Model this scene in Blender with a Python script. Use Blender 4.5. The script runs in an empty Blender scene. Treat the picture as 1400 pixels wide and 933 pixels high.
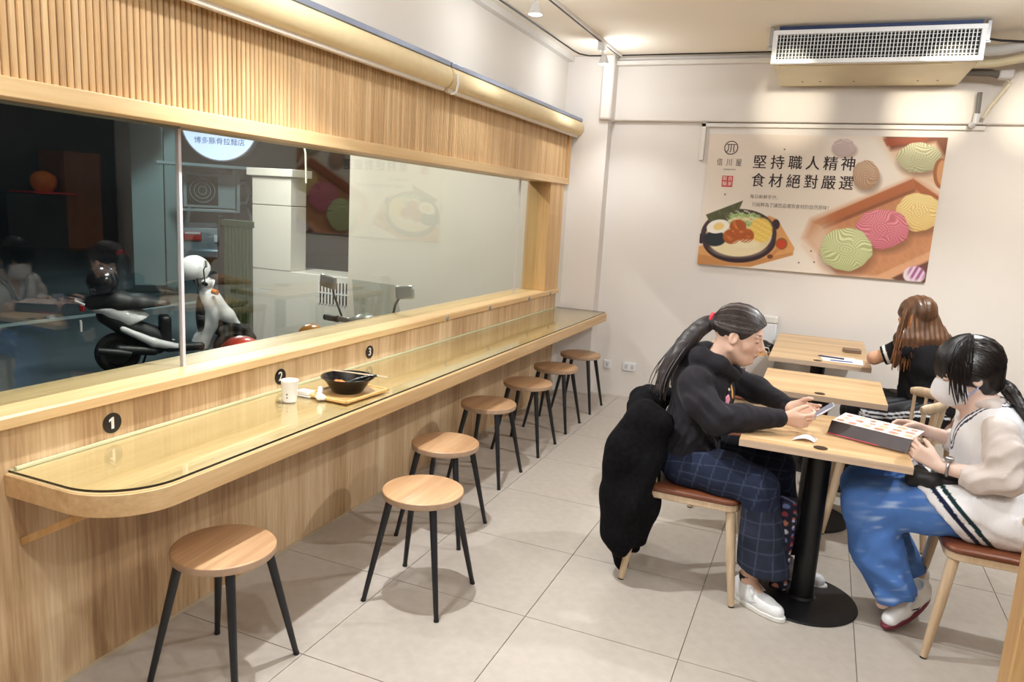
import bpy, bmesh, math, random
import numpy as np
from mathutils import Vector, Matrix
random.seed(7)
rng = np.random.default_rng(11)
SC = bpy.context.scene
COL = SC.collection
PI = math.pi

# ------------------------------------------------------------------ camera
cam_d = bpy.data.cameras.new('camera')
cam = bpy.data.objects.new('camera', cam_d)
COL.objects.link(cam)
def cam_rot(a, b, c):
    f = Vector((math.sin(a)*math.cos(b), math.cos(a)*math.cos(b), math.sin(b)))
    r = Vector((math.cos(a), -math.sin(a), 0)); u = r.cross(f)
    r2 = math.cos(c)*r + math.sin(c)*u; u2 = -math.sin(c)*r + math.cos(c)*u
    return Matrix((r2, u2, -f)).transposed()
cam.matrix_world = Matrix.Translation((0, 0, 1.58)) @ cam_rot(-0.390721, -0.179340, 0.0585806).to_4x4()
cam_d.sensor_width = 36; cam_d.lens = 1007.08/1400*36
cam_d.clip_start = .05; cam_d.clip_end = 200
SC.camera = cam

# ------------------------------------------------------------------ world, exposure
wd = bpy.data.worlds.new('night_sky'); SC.world = wd; wd.use_nodes = True
wd.node_tree.nodes['Background'].inputs[0].default_value = (.035, .05, .075, 1)
wd.node_tree.nodes['Background'].inputs[1].default_value = .5
SC.view_settings.view_transform = 'Standard'
SC.view_settings.look = 'None'
SC.view_settings.gamma = 1
SC.view_settings.use_curve_mapping = False
SC.view_settings.exposure = 0.14
SC.cycles.use_denoising = True
SC.cycles.max_bounces = 10
SC.cycles.transparent_max_bounces = 16
SC.cycles.sample_clamp_indirect = 6

# ------------------------------------------------------------------ lights
def spot(name, loc, target, watts, angle, blend=.6, col=(1, .87, .70), size=.03):
    d = bpy.data.lights.new(name, 'SPOT'); d.energy = watts; d.spot_size = math.radians(angle); d.spot_blend = blend
    d.color = col; d.shadow_soft_size = size
    o = bpy.data.objects.new(name, d); COL.objects.link(o); o.location = loc
    o.rotation_euler = (Vector(target)-Vector(loc)).to_track_quat('-Z', 'Y').to_euler()
    return o
def point(name, loc, watts, col=(1, 1, 1), size=.1):
    d = bpy.data.lights.new(name, 'POINT'); d.energy = watts; d.color = col; d.shadow_soft_size = size
    o = bpy.data.objects.new(name, d); COL.objects.link(o); o.location = loc
    return o
def area(name, loc, rot, sx, sy, watts, col=(1, 1, 1)):
    d = bpy.data.lights.new(name, 'AREA'); d.shape = 'RECTANGLE'; d.size = sx; d.size_y = sy; d.energy = watts; d.color = col
    o = bpy.data.objects.new(name, d); COL.objects.link(o); o.location = loc; o.rotation_euler = rot
    return o
WARM = (.915, .965, 1)
RAILX = -1.70
for y, x, w in ((5.58, RAILX+.03, 42), (4.14, RAILX+.03, 50), (2.30, -1.50, 158), (.90, -1.50, 36)):    # track lamps along the window side
    spot('track_lamp_light', (x, y, 2.665), (x+.25, y-.05, 0), w, 104, .6, WARM, .022)
    point('track_lamp_spill', (x, y, 2.655), 9 if y > 3 else 20, WARM, .03)
for x, w in ((-.36, 105), (.56, 150), (1.25, 120)):          # narrow wall washers of the second track, ahead of the air conditioner
    spot('wall_washer_light', (x, 4.2, 2.64), (x, 6.16, 2.44), w, 20, 1., (1, .92, .72), .02)
for x, w in ((.9, 60), (1.9, 70)): spot('wall_flood_light', (x, 4.2, 2.74), (x+.1, 6.2, 1.4), w, 70, .9, (1, .93, .80), .02)
for x, y, w in ((.9, 4.3, 120), (1.3, 2.4, 34), (1.25, .9, 30), (-.3, .6, 30)):   # track lamps over the tables, above and behind the view
    spot('table_lamp_light', (x, y, 2.70), (x-.3, y-.1, 0), w, 130, .5, WARM, .022)
    point('table_lamp_spill', (x, y, 2.66), 20, WARM, .03)
for x, y in ((-.4, -.6), (1.6, -.6), (2.2, 1.6)):             # soft fill lights added below the ceiling, out of view
    area('added_fill_light', (x, y, 2.80), (0, 0, 0), .6, 1.2, 8, (.90, .96, 1))

# ------------------------------------------------------------------ materials
def srgb(*c):
    if len(c) == 1: c = c[0]
    return tuple(((x/255)/12.92 if x/255 <= .04045 else ((x/255+.055)/1.055)**2.4) for x in c)
def hexc(c): return (*srgb(c), 1)
MATS = {}
def nodes(name):
    m = bpy.data.materials.new(name); m.use_nodes = True
    nt = m.node_tree; b = nt.nodes['Principled BSDF']; MATS[name] = m
    return m, nt, b
def N(nt, t, **kw):
    n = nt.nodes.new(t)
    for k, v in kw.items():
        if k.startswith('i_'):
            key = k[2:]; n.inputs[int(key) if key.isdigit() else key].default_value = v
        else: setattr(n, k, v)
    return n
def ramp(nt, fac, stops):
    r = N(nt, 'ShaderNodeValToRGB'); e = r.color_ramp.elements
    while len(e) < len(stops): e.new(.5)
    for i, (p, c) in enumerate(stops): e[i].position = p; e[i].color = c if len(c) == 4 else (*c, 1)
    nt.links.new(fac, r.inputs[0]); return r.outputs[0]
def mat(name, col, rough=.5, metal=0., var=0., vscale=8., bump=0., bscale=60., spec=.5, coat=0., emit=None, estr=1., sheen=0., stretch=(1, 1, 1), rnd=0.):
    """plain colour with soft procedural variation and fine relief"""
    m, nt, b = nodes(name)
    c = srgb(col)
    b.inputs['Roughness'].default_value = rough; b.inputs['Metallic'].default_value = metal
    b.inputs['Specular IOR Level'].default_value = spec; b.inputs['Coat Weight'].default_value = coat
    b.inputs['Coat Roughness'].default_value = .06
    if sheen: b.inputs['Sheen Weight'].default_value = sheen
    tc = N(nt, 'ShaderNodeTexCoord'); mp = N(nt, 'ShaderNodeMapping'); mp.inputs['Scale'].default_value = stretch
    nt.links.new(tc.outputs['Object'], mp.inputs[0])
    n = N(nt, 'ShaderNodeTexNoise', i_Scale=vscale, i_Detail=4.); nt.links.new(mp.outputs[0], n.inputs['Vector'])
    lo = tuple(x*(1-var) for x in c); hi = tuple(min(1, x*(1+var)) for x in c)
    out = ramp(nt, n.outputs[0], ((.3, lo), (.7, hi)))
    if rnd:
        oi = N(nt, 'ShaderNodeObjectInfo'); h = N(nt, 'ShaderNodeHueSaturation')
        mr = N(nt, 'ShaderNodeMapRange', i_3=1-rnd, i_4=1+rnd); nt.links.new(oi.outputs['Random'], mr.inputs[0])
        nt.links.new(mr.outputs[0], h.inputs['Value']); nt.links.new(out, h.inputs['Color']); out = h.outputs[0]
    nt.links.new(out, b.inputs['Base Color'])
    if bump:
        n2 = N(nt, 'ShaderNodeTexNoise', i_Scale=bscale, i_Detail=3.); nt.links.new(mp.outputs[0], n2.inputs['Vector'])
        bp = N(nt, 'ShaderNodeBump', i_Strength=bump, i_Distance=.004); nt.links.new(n2.outputs[0], bp.inputs['Height'])
        nt.links.new(bp.outputs[0], b.inputs['Normal'])
    if emit is not None:
        b.inputs['Emission Color'].default_value = hexc(emit); b.inputs['Emission Strength'].default_value = estr
    return m
def wood(name, cols, axis=1, fine=22., rough=.42, coat=0., rnd=0., streak=5., spec=.5):
    """veneer: streaks run along the chosen object axis"""
    m, nt, b = nodes(name)
    tc = N(nt, 'ShaderNodeTexCoord'); oi = N(nt, 'ShaderNodeObjectInfo')
    ad = N(nt, 'ShaderNodeVectorMath', operation='ADD')
    sc_ = N(nt, 'ShaderNodeVectorMath', operation='SCALE'); sc_.inputs['Scale'].default_value = 7.3 if rnd else 0
    cb = N(nt, 'ShaderNodeCombineXYZ')
    for i in range(3): nt.links.new(oi.outputs['Random'], cb.inputs[i])
    nt.links.new(cb.outputs[0], sc_.inputs[0]); nt.links.new(tc.outputs['Object'], ad.inputs[0]); nt.links.new(sc_.outputs[0], ad.inputs[1])
    mp = N(nt, 'ShaderNodeMapping'); s = [1., 1., 1.]; s[axis] = .045; mp.inputs['Scale'].default_value = s
    nt.links.new(ad.outputs[0], mp.inputs[0])
    n1 = N(nt, 'ShaderNodeTexNoise', i_Scale=streak, i_Detail=3., i_Roughness=.55, i_Distortion=.35); nt.links.new(mp.outputs[0], n1.inputs['Vector'])
    n2 = N(nt, 'ShaderNodeTexNoise', i_Scale=fine*4, i_Detail=5., i_Roughness=.6); nt.links.new(mp.outputs[0], n2.inputs['Vector'])
    mx = N(nt, 'ShaderNodeMath', operation='MULTIPLY_ADD', i_1=.35); nt.links.new(n2.outputs[0], mx.inputs[0])
    ml = N(nt, 'ShaderNodeMath', operation='MULTIPLY', i_1=.65); nt.links.new(n1.outputs[0], ml.inputs[0]); nt.links.new(ml.outputs[0], mx.inputs[2])
    k = len(cols); out = ramp(nt, mx.outputs[0], [(.34+.32*i/(k-1), srgb(c)) for i, c in enumerate(cols)])
    if rnd:
        h = N(nt, 'ShaderNodeHueSaturation'); mr = N(nt, 'ShaderNodeMapRange', i_3=1-rnd, i_4=1+rnd)
        nt.links.new(oi.outputs['Random'], mr.inputs[0]); nt.links.new(mr.outputs[0], h.inputs['Value']); nt.links.new(out, h.inputs['Color']); out = h.outputs[0]
    nt.links.new(out, b.inputs['Base Color'])
    b.inputs['Roughness'].default_value = rough; b.inputs['Coat Weight'].default_value = coat; b.inputs['Coat Roughness'].default_value = .05
    b.inputs['Specular IOR Level'].default_value = spec
    bp = N(nt, 'ShaderNodeBump', i_Strength=.12, i_Distance=.002); nt.links.new(n2.outputs[0], bp.inputs['Height']); nt.links.new(bp.outputs[0], b.inputs['Normal'])
    return m
def vcol(name, rough=.7, sheen=0., bump=.3, bscale=250., attr='Col', coat=0., spec=.4):
    """print, knit or skin colour carried by the mesh's own colour attribute"""
    m, nt, b = nodes(name)
    a = N(nt, 'ShaderNodeAttribute'); a.attribute_name = attr
    nt.links.new(a.outputs['Color'], b.inputs['Base Color']); b.inputs['Roughness'].default_value = rough
    b.inputs['Specular IOR Level'].default_value = spec
    b.inputs['Coat Weight'].default_value = coat
    if sheen: b.inputs['Sheen Weight'].default_value = sheen
    if bump:
        tc = N(nt, 'ShaderNodeTexCoord'); n2 = N(nt, 'ShaderNodeTexNoise', i_Scale=bscale, i_Detail=3.)
        nt.links.new(tc.outputs['Object'], n2.inputs['Vector'])
        bp = N(nt, 'ShaderNodeBump', i_Strength=bump, i_Distance=.002); nt.links.new(n2.outputs[0], bp.inputs['Height']); nt.links.new(bp.outputs[0], b.inputs['Normal'])
    return m
def glass(name, tint=(1, 1, 1), f0=.04, power=5., rough=0.):
    """thin sheet: clear with Fresnel reflection on each face"""
    m = bpy.data.materials.new(name); m.use_nodes = True; nt = m.node_tree; nt.nodes.clear(); MATS[name] = m
    o = N(nt, 'ShaderNodeOutputMaterial'); t = N(nt, 'ShaderNodeBsdfTransparent'); t.inputs[0].default_value = (*tint, 1)
    g = N(nt, 'ShaderNodeBsdfGlossy'); g.inputs['Roughness'].default_value = rough
    lw = N(nt, 'ShaderNodeLayerWeight', i_Blend=.5)
    pw = N(nt, 'ShaderNodeMath', operation='POWER', i_1=power); nt.links.new(lw.outputs['Facing'], pw.inputs[0])
    ma = N(nt, 'ShaderNodeMath', operation='MULTIPLY_ADD', i_1=1-f0, i_2=f0); nt.links.new(pw.outputs[0], ma.inputs[0])
    mx = N(nt, 'ShaderNodeMixShader'); nt.links.new(ma.outputs[0], mx.inputs[0]); nt.links.new(t.outputs[0], mx.inputs[1]); nt.links.new(g.outputs[0], mx.inputs[2])
    nt.links.new(mx.outputs[0], o.inputs[0]); return m

OAK = [(176, 134, 92), (203, 163, 116), (222, 186, 140), (232, 200, 158)]
M_WAIN = wood('oak_veneer_vertical', [(158, 122, 84), (190, 155, 114), (211, 180, 140), (230, 204, 166)], 2, 22, .42, streak=6.)
M_SLAT = wood('oak_slat', [(186, 144, 96), (206, 168, 120), (220, 186, 140)], 2, 24, .5, rnd=.10, streak=20.)
M_OAKY = wood('oak_along_room', [(196, 158, 108), (212, 176, 126), (224, 192, 144)], 1, 18, .4, streak=14.)
M_OAKZ = wood('oak_upright', [(190, 146, 94), (208, 166, 112), (222, 184, 132)], 2, 18, .42, streak=14.)
M_COUNTER = wood('oak_counter', [(196, 162, 112), (210, 180, 132), (222, 196, 150)], 1, 16, .35, streak=7.)
M_APRON = wood('oak_edge_band', [(190, 150, 102), (206, 168, 120), (220, 186, 140)], 1, 20, .4, streak=18.)
M_TABLE = wood('oak_table_top', [(182, 142, 98), (210, 174, 128), (230, 198, 154)], 0, 14, .35, rnd=.04, streak=12.)
M_TEDGE = wood('pale_edge_band', [(186, 160, 136), (200, 174, 150), (212, 188, 164)], 0, 20, .5, streak=20.)
M_STOOL = wood('stool_seat_wood', [(160, 120, 84), (182, 142, 104), (202, 164, 124)], 1, 16, .38, rnd=.06, streak=12.)
M_SEDGE = mat('stool_edge', (176, 146, 120), .5, var=.08, vscale=30)
M_BEECH = wood('beech_leg', [(190, 162, 130), (206, 180, 148), (218, 194, 164)], 2, 20, .45, rnd=.05, streak=20.)
M_LEATH = mat('brown_leather', (112, 62, 40), .32, var=.12, vscale=14, bump=.15, bscale=180)
M_WALL = mat('white_paint', (228, 220, 213), .75, var=.025, vscale=1.5, bump=.06, bscale=90)
M_WALLUP = mat('white_paint_upper', (224, 216, 206), .75, var=.02, vscale=2, bump=.05, bscale=90)
M_CEIL = mat('cream_ceiling_paint', (246, 236, 220), .8, var=.02, vscale=1.2)
M_TRUNK = mat('white_trunking', (226, 220, 212), .5, var=.02)
M_TILE = mat('greige_floor_tile', (178, 168, 157), .38, var=.06, vscale=22, bump=.06, bscale=120, rnd=.025)
M_GROUT = mat('floor_grout', (128, 118, 106), .85, var=.06, vscale=30)
M_BLACK = mat('black_metal', (14, 14, 16), .45, var=.1, vscale=20)
M_BLKLEG = mat('black_stool_leg', (22, 23, 27), .42, var=.1, vscale=20)
M_STEEL = mat('brushed_steel', (170, 170, 172), .3, metal=1., var=.05, vscale=40)
M_RAIL = mat('blue_grey_rail', (150, 158, 180), .35, metal=.6, var=.05)
M_BLIND = mat('beige_blind_fabric', (226, 204, 160), .7, var=.03, vscale=20, bump=.1, bscale=300)
M_BAR = mat('pale_bottom_bar', (220, 206, 190), .5)
M_WHITE = mat('white_plastic', (232, 232, 232), .4, var=.02)
M_PAPER = mat('white_paper', (240, 238, 234), .7, var=.02)
M_GLASS = glass('window_glass', (.93, .97, .95), .075, 4.)
M_GTOP = glass('counter_glass', (.97, .98, .95), .05)
M_GEDGE = mat('dark_glass_edge', (36, 26, 16), .15, var=.1)
M_GBACK = mat('pale_glass_edge', (206, 206, 170), .2, var=.05)
M_BULB = mat('lit_bulb', (255, 255, 255), .4, emit=(255, 246, 236), estr=14.)

# ------------------------------------------------------------------ geometry helpers
class MB:
    def __init__(s): s.v = []; s.f = []; s.m = []
    def add(s, vs, fs, mi=0):
        o = len(s.v); s.v += [tuple(map(float, p)) for p in vs]
        for f in fs: s.f.append(tuple(i+o for i in f)); s.m.append(mi)
        return s
    def box(s, lo, hi, mi=0):
        x0, y0, z0 = lo; x1, y1, z1 = hi
        return s.add([(x0, y0, z0), (x1, y0, z0), (x1, y1, z0), (x0, y1, z0), (x0, y0, z1), (x1, y0, z1), (x1, y1, z1), (x0, y1, z1)],
                     [(0, 3, 2, 1), (4, 5, 6, 7), (0, 1, 5, 4), (1, 2, 6, 5), (2, 3, 7, 6), (3, 0, 4, 7)], mi)
    def obox(s, c, size, R=None, mi=0):
        c = Vector(c); R = R or Matrix.Identity(3); k = len(s.v)
        s.box(tuple(-x/2 for x in size), tuple(x/2 for x in size), mi)
        for i in range(k, len(s.v)): s.v[i] = tuple(c + R @ Vector(s.v[i]))
        return s
    def tube(s, pts, rad, n=10, mi=0, caps=True, flat=None, up=None):
        pts = [Vector(p) for p in pts]; rad = [rad]*len(pts) if isinstance(rad, (int, float)) else rad
        rings = []; ref = Vector(up) if up else None
        for i, p in enumerate(pts):
            t = (pts[min(i+1, len(pts)-1)]-pts[max(i-1, 0)]).normalized()
            if ref is None: ref = Vector((0, 0, 1)) if abs(t.z) < .9 else Vector((1, 0, 0))
            a = t.cross(ref).normalized(); b = a.cross(t).normalized()
            if up is None: ref = b
            k = flat if flat else 1.
            rings.append([p + (a*math.cos(2*PI*j/n)*k + b*math.sin(2*PI*j/n))*rad[i] for j in range(n)])
        vs = [v for r in rings for v in r]; fs = []
        for i in range(len(pts)-1):
            for j in range(n): fs.append((i*n+j, i*n+(j+1) % n, (i+1)*n+(j+1) % n, (i+1)*n+j))
        if caps: fs.append(tuple(range(n))[::-1]); fs.append(tuple((len(pts)-1)*n+j for j in range(n)))
        return s.add(vs, fs, mi)
    def cyl(s, p0, p1, r0, r1=None, n=20, mi=0): return s.tube([p0, p1], [r0, r0 if r1 is None else r1], n, mi)
    def lathe(s, prof, n=32, c=(0, 0, 0), mi=0, axis='z'):
        vs = []; fs = []; k = len(prof)
        for r, z in prof:
            for j in range(n):
                a = 2*PI*j/n; vs.append((c[0]+r*math.cos(a), c[1]+r*math.sin(a), c[2]+z))
        for i in range(k-1):
            for j in range(n): fs.append((i*n+j, i*n+(j+1) % n, (i+1)*n+(j+1) % n, (i+1)*n+j))
        if prof[0][0] > 1e-6: fs.append(tuple(range(n))[::-1])
        if prof[-1][0] > 1e-6: fs.append(tuple((k-1)*n+j for j in range(n)))
        return s.add(vs, fs, mi)
    def prism(s, poly, z0, z1, mi=0, mp=None):
        mp = mp or (lambda x, y, z: (x, y, z)); n = len(poly)
        vs = [mp(x, y, z0) for x, y in poly] + [mp(x, y, z1) for x, y in poly]
        fs = [tuple(range(n))[::-1], tuple(range(n, 2*n))] + [(i, (i+1) % n, n+(i+1) % n, n+i) for i in range(n)]
        return s.add(vs, fs, mi)
    def mesh(s, name, mats, smooth=True, angle=35):
        me = bpy.data.meshes.new(name); me.from_pydata(s.v, [], s.f)
        for m in (mats if isinstance(mats, (list, tuple)) else [mats]): me.materials.append(m)
        if any(s.m): me.polygons.foreach_set('material_index', s.m)
        bm = bmesh.new(); bm.from_mesh(me); bmesh.ops.recalc_face_normals(bm, faces=bm.faces); bm.to_mesh(me); bm.free()
        if smooth:
            me.polygons.foreach_set('use_smooth', [True]*len(me.polygons)); me.set_sharp_from_angle(angle=math.radians(angle))
        me.update(); return me
    def build(s, name, mats, parent=None, bevel=0, smooth=True, loc=None, angle=35):
        o = bpy.data.objects.new(name, s.mesh(name, mats, smooth, angle)); COL.objects.link(o)
        if parent is not None: o.parent = parent
        if loc is not None: o.location = loc
        if bevel:
            b = o.modifiers.new('bevel', 'BEVEL'); b.width = bevel; b.segments = 2; b.limit_method = 'ANGLE'; b.angle_limit = math.radians(40)
        return o
def tag(o, label, cat, group=None):
    o['label'] = label; o['category'] = cat
    if group: o['group'] = group
    return o
def struct(o): o['kind'] = 'structure'; return o
def thing(name, label, cat, loc=(0, 0, 0), rz=0., group=None):
    o = bpy.data.objects.new(name, None); COL.objects.link(o); o.location = loc; o.rotation_euler = (0, 0, rz)
    o.empty_display_size = .05
    return tag(o, label, cat, group)
def copy_tree(o, parent=None):
    c = o.copy(); COL.objects.link(c); c.parent = parent
    for ch in list(o.children): copy_tree(ch, c)
    return c
def share(name, me, parent, loc=(0, 0, 0), rot=(0, 0, 0), scale=(1, 1, 1), bevel=0):
    o = bpy.data.objects.new(name, me); COL.objects.link(o); o.parent = parent; o.location = loc; o.rotation_euler = rot; o.scale = scale
    return o
def text(name, body, size, m, loc, rot, parent=None, extrude=.0004, offset=0., align='CENTER', sx=1., shear=0.):
    cu = bpy.data.curves.new(name, 'FONT'); cu.body = body; cu.size = size; cu.extrude = extrude
    cu.align_x = align; cu.align_y = 'CENTER'; cu.resolution_u = 3; cu.shear = shear
    t = bpy.data.objects.new(name, cu); COL.objects.link(t)
    bpy.context.view_layer.update()
    me = bpy.data.meshes.new_from_object(t.evaluated_get(bpy.context.evaluated_depsgraph_get()))
    bpy.data.objects.remove(t); bpy.data.curves.remove(cu)
    if offset:                                              # bolder stroke: the glyph doubled with a small shift
        bm = bmesh.new(); bm.from_mesh(me)
        for dx, dy in ((offset, 0), (-offset, 0), (0, offset*.6)):
            g = bmesh.ops.duplicate(bm, geom=bm.verts[:len(me.vertices)]+bm.edges[:len(me.edges)]+bm.faces[:len(me.polygons)])
            bmesh.ops.translate(bm, verts=[e for e in g['geom'] if isinstance(e, bmesh.types.BMVert)], vec=(dx, dy, .00003*(1+dx/offset)))
        bm.to_mesh(me); bm.free()
    me.materials.clear(); me.materials.append(m)
    o = bpy.data.objects.new(name, me); COL.objects.link(o); o.location = loc; o.rotation_euler = rot; o.scale = (sx, 1, 1)
    if parent is not None: o.parent = parent
    return o

# ================================================================== THE ROOM
W = -2.072; YB = 6.215; ZC = 2.84; XR = 3.3; YF = -1.6
fl = struct(MB().box((W-.15, YF, -.12), (XR, YB+.02, -.004)).build('floor', M_GROUT))
tile_me = MB().box((-.2982, -.2982, -.008), (.2982, .2982, 0)).mesh('tile', M_TILE, False)
for i in range(-1, 8):
    for j in range(-6, 8):
        x = -1.507 + .6*i + .3; y = 1.905 + .6*j + .3
        if y > YB+.2 or x > XR: continue
        sx = sy = 1.
        if y+.3 > YB: sy = (YB-(y-.3))/.6; y = (YB+y-.3)/2
        if x-.3 < W: sx = (x+.3-W)/.6; x = (W+x+.3)/2
        share('floor_tile', tile_me, fl, (x, y, 0), (0, 0, 0), (sx, sy, 1))
struct(MB().box((W-.3, YF, ZC), (XR, YB+.2, ZC+.1)).build('ceiling', M_CEIL))
# back wall with the corner pillar and the beam under the ceiling
wb = struct(MB().box((W-.3, YB, -.12), (XR, YB+.15, ZC)).build('wall_back', M_WALL))
MB().box((W-.1, 6.085, 0), (-1.765, YB+.01, ZC)).build('pillar', M_WALL, wb, .006)
MB().box((-1.74, YB-.055, 2.337), (XR, YB+.01, ZC)).build('beam', M_WALL, wb, .01)
MB().box((-1.835, 6.03, 2.33), (-1.735, YB+.01, ZC)).build('conduit_cover', M_WALL, wb, .018)
MB().box((-1.735, 6.10, 2.765), (XR, 6.17, 2.80)).build('trunking', M_TRUNK, wb, .004)
mb = MB().box((-1.02, YB-.03, 2.04), (-.985, YB, 2.337)).box((-1.02, YB-.03, 2.30), (.93, YB, 2.33)); mb.build('trunking', M_TRUNK, wb, .003)
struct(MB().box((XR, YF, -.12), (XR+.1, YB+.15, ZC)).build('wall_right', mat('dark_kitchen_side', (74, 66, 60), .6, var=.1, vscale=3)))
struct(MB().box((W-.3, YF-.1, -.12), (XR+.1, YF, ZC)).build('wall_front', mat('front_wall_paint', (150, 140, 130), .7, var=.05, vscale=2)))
# wall with the long window
wl = struct(MB().box((W-.28, YF, 2.22), (-2.145, YB, ZC)).box((W-.28, 5.95, -.12), (W, YB, 2.22)).build('wall_left', M_WALLUP))
wn = struct(MB().box((W-.20, YF, -.12), (W, 5.93, .885)).build('trim_1', M_WAIN))          # wood veneer below the window
MB().box((W-.004, YF, 0), (W+.006, 5.93, .012)).build('skirting_strip', mat('pale_skirting', (190, 170, 140), .6), wn)
win = struct(bpy.data.objects.new('window_1', None)); COL.objects.link(win)
prof = [(-2.30, .885), (-2.046, .885), (-2.040, .889), (-2.040, .918), (-2.046, .925), (-2.30, .925)]
MB().prism(prof, YF, 5.93, 0, lambda x, y, z: (x, z, y)).build('window_sill', M_OAKY, win)
MB().box((-2.26, 5.62, .925), (-2.055, 5.93, 1.80)).build('window_post', M_OAKZ, win, .004)
for y0, y1 in ((YF, 2.012), (2.020, 5.208), (5.212, 5.62)):
    MB().box((-2.158, y0, .925), (-2.150, y1, 1.80)).build('pane', M_GLASS, win)
MB().box((-2.162, 2.010, .925), (-2.146, 2.022, 1.80)).build('silicone_joint', mat('silicone_joint', (214, 206, 210), .35, var=.04), win)
MB().box((-2.160, 5.207, .925), (-2.148, 5.213, 1.80)).build('silicone_joint', MATS['silicone_joint'], win)
MB().box((-2.175, YF, 1.785), (-2.135, 2.01, 1.802)).build('glass_channel', mat('grey_channel', (120, 125, 118), .4, metal=.5), win)
for y in (3.91, 4.53, 5.25, 5.72):
    h = thing('bag_hook', {3.91: 'small round steel bag hook on window sill edge nearest the noodle bowl', 4.53: 'small round steel bag hook on window sill edge, second from the bowl', 5.25: 'small round steel bag hook on window sill, last but one before oak post', 5.72: 'small round steel bag hook on window sill right beside oak post'}[y], 'hook', (-2.040, y, .897), group='bag hooks along the sill')
    m_ = MB().tube([(0, .016*math.cos(a), .016*math.sin(a)) for a in [2*PI*i/14 for i in range(15)]], .0035, 6, caps=False); m_.build('ring', M_STEEL, h)
    MB().cyl((0, 0, 0), (.006, 0, 0), .012, n=14).build('plate', mat('hook_plate', (150, 140, 122), .4) if 'hook_plate' not in MATS else MATS['hook_plate'], h)
# slatted oak panel above the window
tr = struct(bpy.data.objects.new('trim_2', None)); COL.objects.link(tr)
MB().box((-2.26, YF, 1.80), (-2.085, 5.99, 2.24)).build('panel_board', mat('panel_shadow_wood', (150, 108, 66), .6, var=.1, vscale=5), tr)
MB().box((-2.26, YF, 1.792), (-2.045, 5.99, 1.845)).build('header_rail', M_OAKY, tr, .003)
MB().box((-2.10, 5.972, 1.792), (-2.05, 6.03, 2.24)).build('end_board', M_OAKZ, tr, .002)
pitch = .0232
slat_me = MB().prism([(-.0090, 0), (-.0090, .011), (-.0070, .0145), (.0070, .0145), (.0090, .011), (.0090, 0)], 1.845, 2.236, 0, lambda x, y, z: (y, x, z)).mesh('slat', M_SLAT, True, 20)
y = .35
while y < 5.965:
    share('slat', slat_me, tr, (-2.085, y, 0)); y += pitch
# roller blinds wound up above the panel
def blind(y0, y1, label):
    t = thing('roller_blind', label, 'blind', (-2.02, (y0+y1)/2, 2.26)); h = (y1-y0)/2
    pr = [(.055*math.cos(a)*1.0, .060*math.sin(a)) for a in [2*PI*i/28 for i in range(28)]]
    MB().prism(pr, -h, h, 0, lambda x, y, z: (x, z, y)).build('roll', M_BLIND, t)
    MB().box((-.12, -h, .052), (.038, h, .078)).build('head_rail', M_RAIL, t, .003)
    MB().box((-.012, -h+.01, -.078), (.012, h-.01, -.056)).build('bottom_bar', M_BAR, t, .004)
    for yy in (-h+.12, -.0, h-.12):
        MB().box((-.125, yy-.02, .07), (-.02, yy+.02, .092)).cyl((-.05, yy, .09), (-.05, yy, .105), .012, n=10).build('bracket', M_STEEL, t, .002)
    MB().cyl((.0, h-.001, 0), (.0, h+.004, 0), .052, n=24).build('end_cap', M_WHITE, t)
    return t
blind(1.25, 3.715, 'long wound-up beige roller blind above slats, left of the joint')
b2 = blind(3.735, 6.075, 'long wound-up beige roller blind above slats, ending at white pillar')
MB().tube([(.058, -1.15, .02), (.066, -1.15, -.03), (.05, -1.14, -.075), (.02, -1.14, -.085)], .006, 6).build('chain_guide', M_WHITE, b2)
# white cable trunking and cable at the ceiling
cl = struct(MB().box((-2.145, YF, ZC-.045), (-2.095, 6.10, ZC)).build('trim_3', M_TRUNK))
pts = [(-2.03, -1., ZC-.006), (-2.03, 5.85, ZC-.006), (-2.02, 5.98, ZC-.006), (-1.96, 6.06, ZC-.006), (-1.8, 6.075, ZC-.006), (3.0, 6.085, ZC-.004)]
tag(MB().tube(pts, .005, 6).build('cable', M_BLACK), 'thin black cable running along the edge of cream ceiling', 'cable')
# ------------------------------------------------------------------ track and lamps
rail = thing('lighting_track', 'white lighting track on ceiling running along window side', 'track', (RAILX, 3.0, ZC))
MB().box((-.018, -3.2, -.022), (.018, 3.06, 0)).build('channel', M_TRUNK, rail, .002)
MB().box((-.006, -3.2, -.024), (.006, 3.06, -.0215)).build('slot', mat('track_slot', (60, 54, 50), .6), rail)
def track_lamp(y, label):
    t = thing('track_spotlight', label, 'lamp', (RAILX, y, ZC-.022), group='lamps on the window track')
    MB().box((-.022, -.05, -.055), (.022, .05, 0)).build('adapter', M_WHITE, t, .004)
    MB().cyl((0, .0, -.055), (.015, 0, -.10), .010, n=12).build('stem', M_WHITE, t)
    MB().lathe([(.018, -.085), (.024, -.10), (.036, -.135), (.040, -.150), (.034, -.152)], 20, (.02, 0, 0)).build('head', M_WHITE, t)
    MB().lathe([(0.001, -.156), (.022, -.154), (.033, -.148), (.034, -.144)], 20, (.02, 0, 0)).build('bulb', M_BULB, t)
track_lamp(5.55, 'white track spotlight nearest the white corner pillar')
track_lamp(4.14, 'white track spotlight cut off by the top of the picture')
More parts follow.
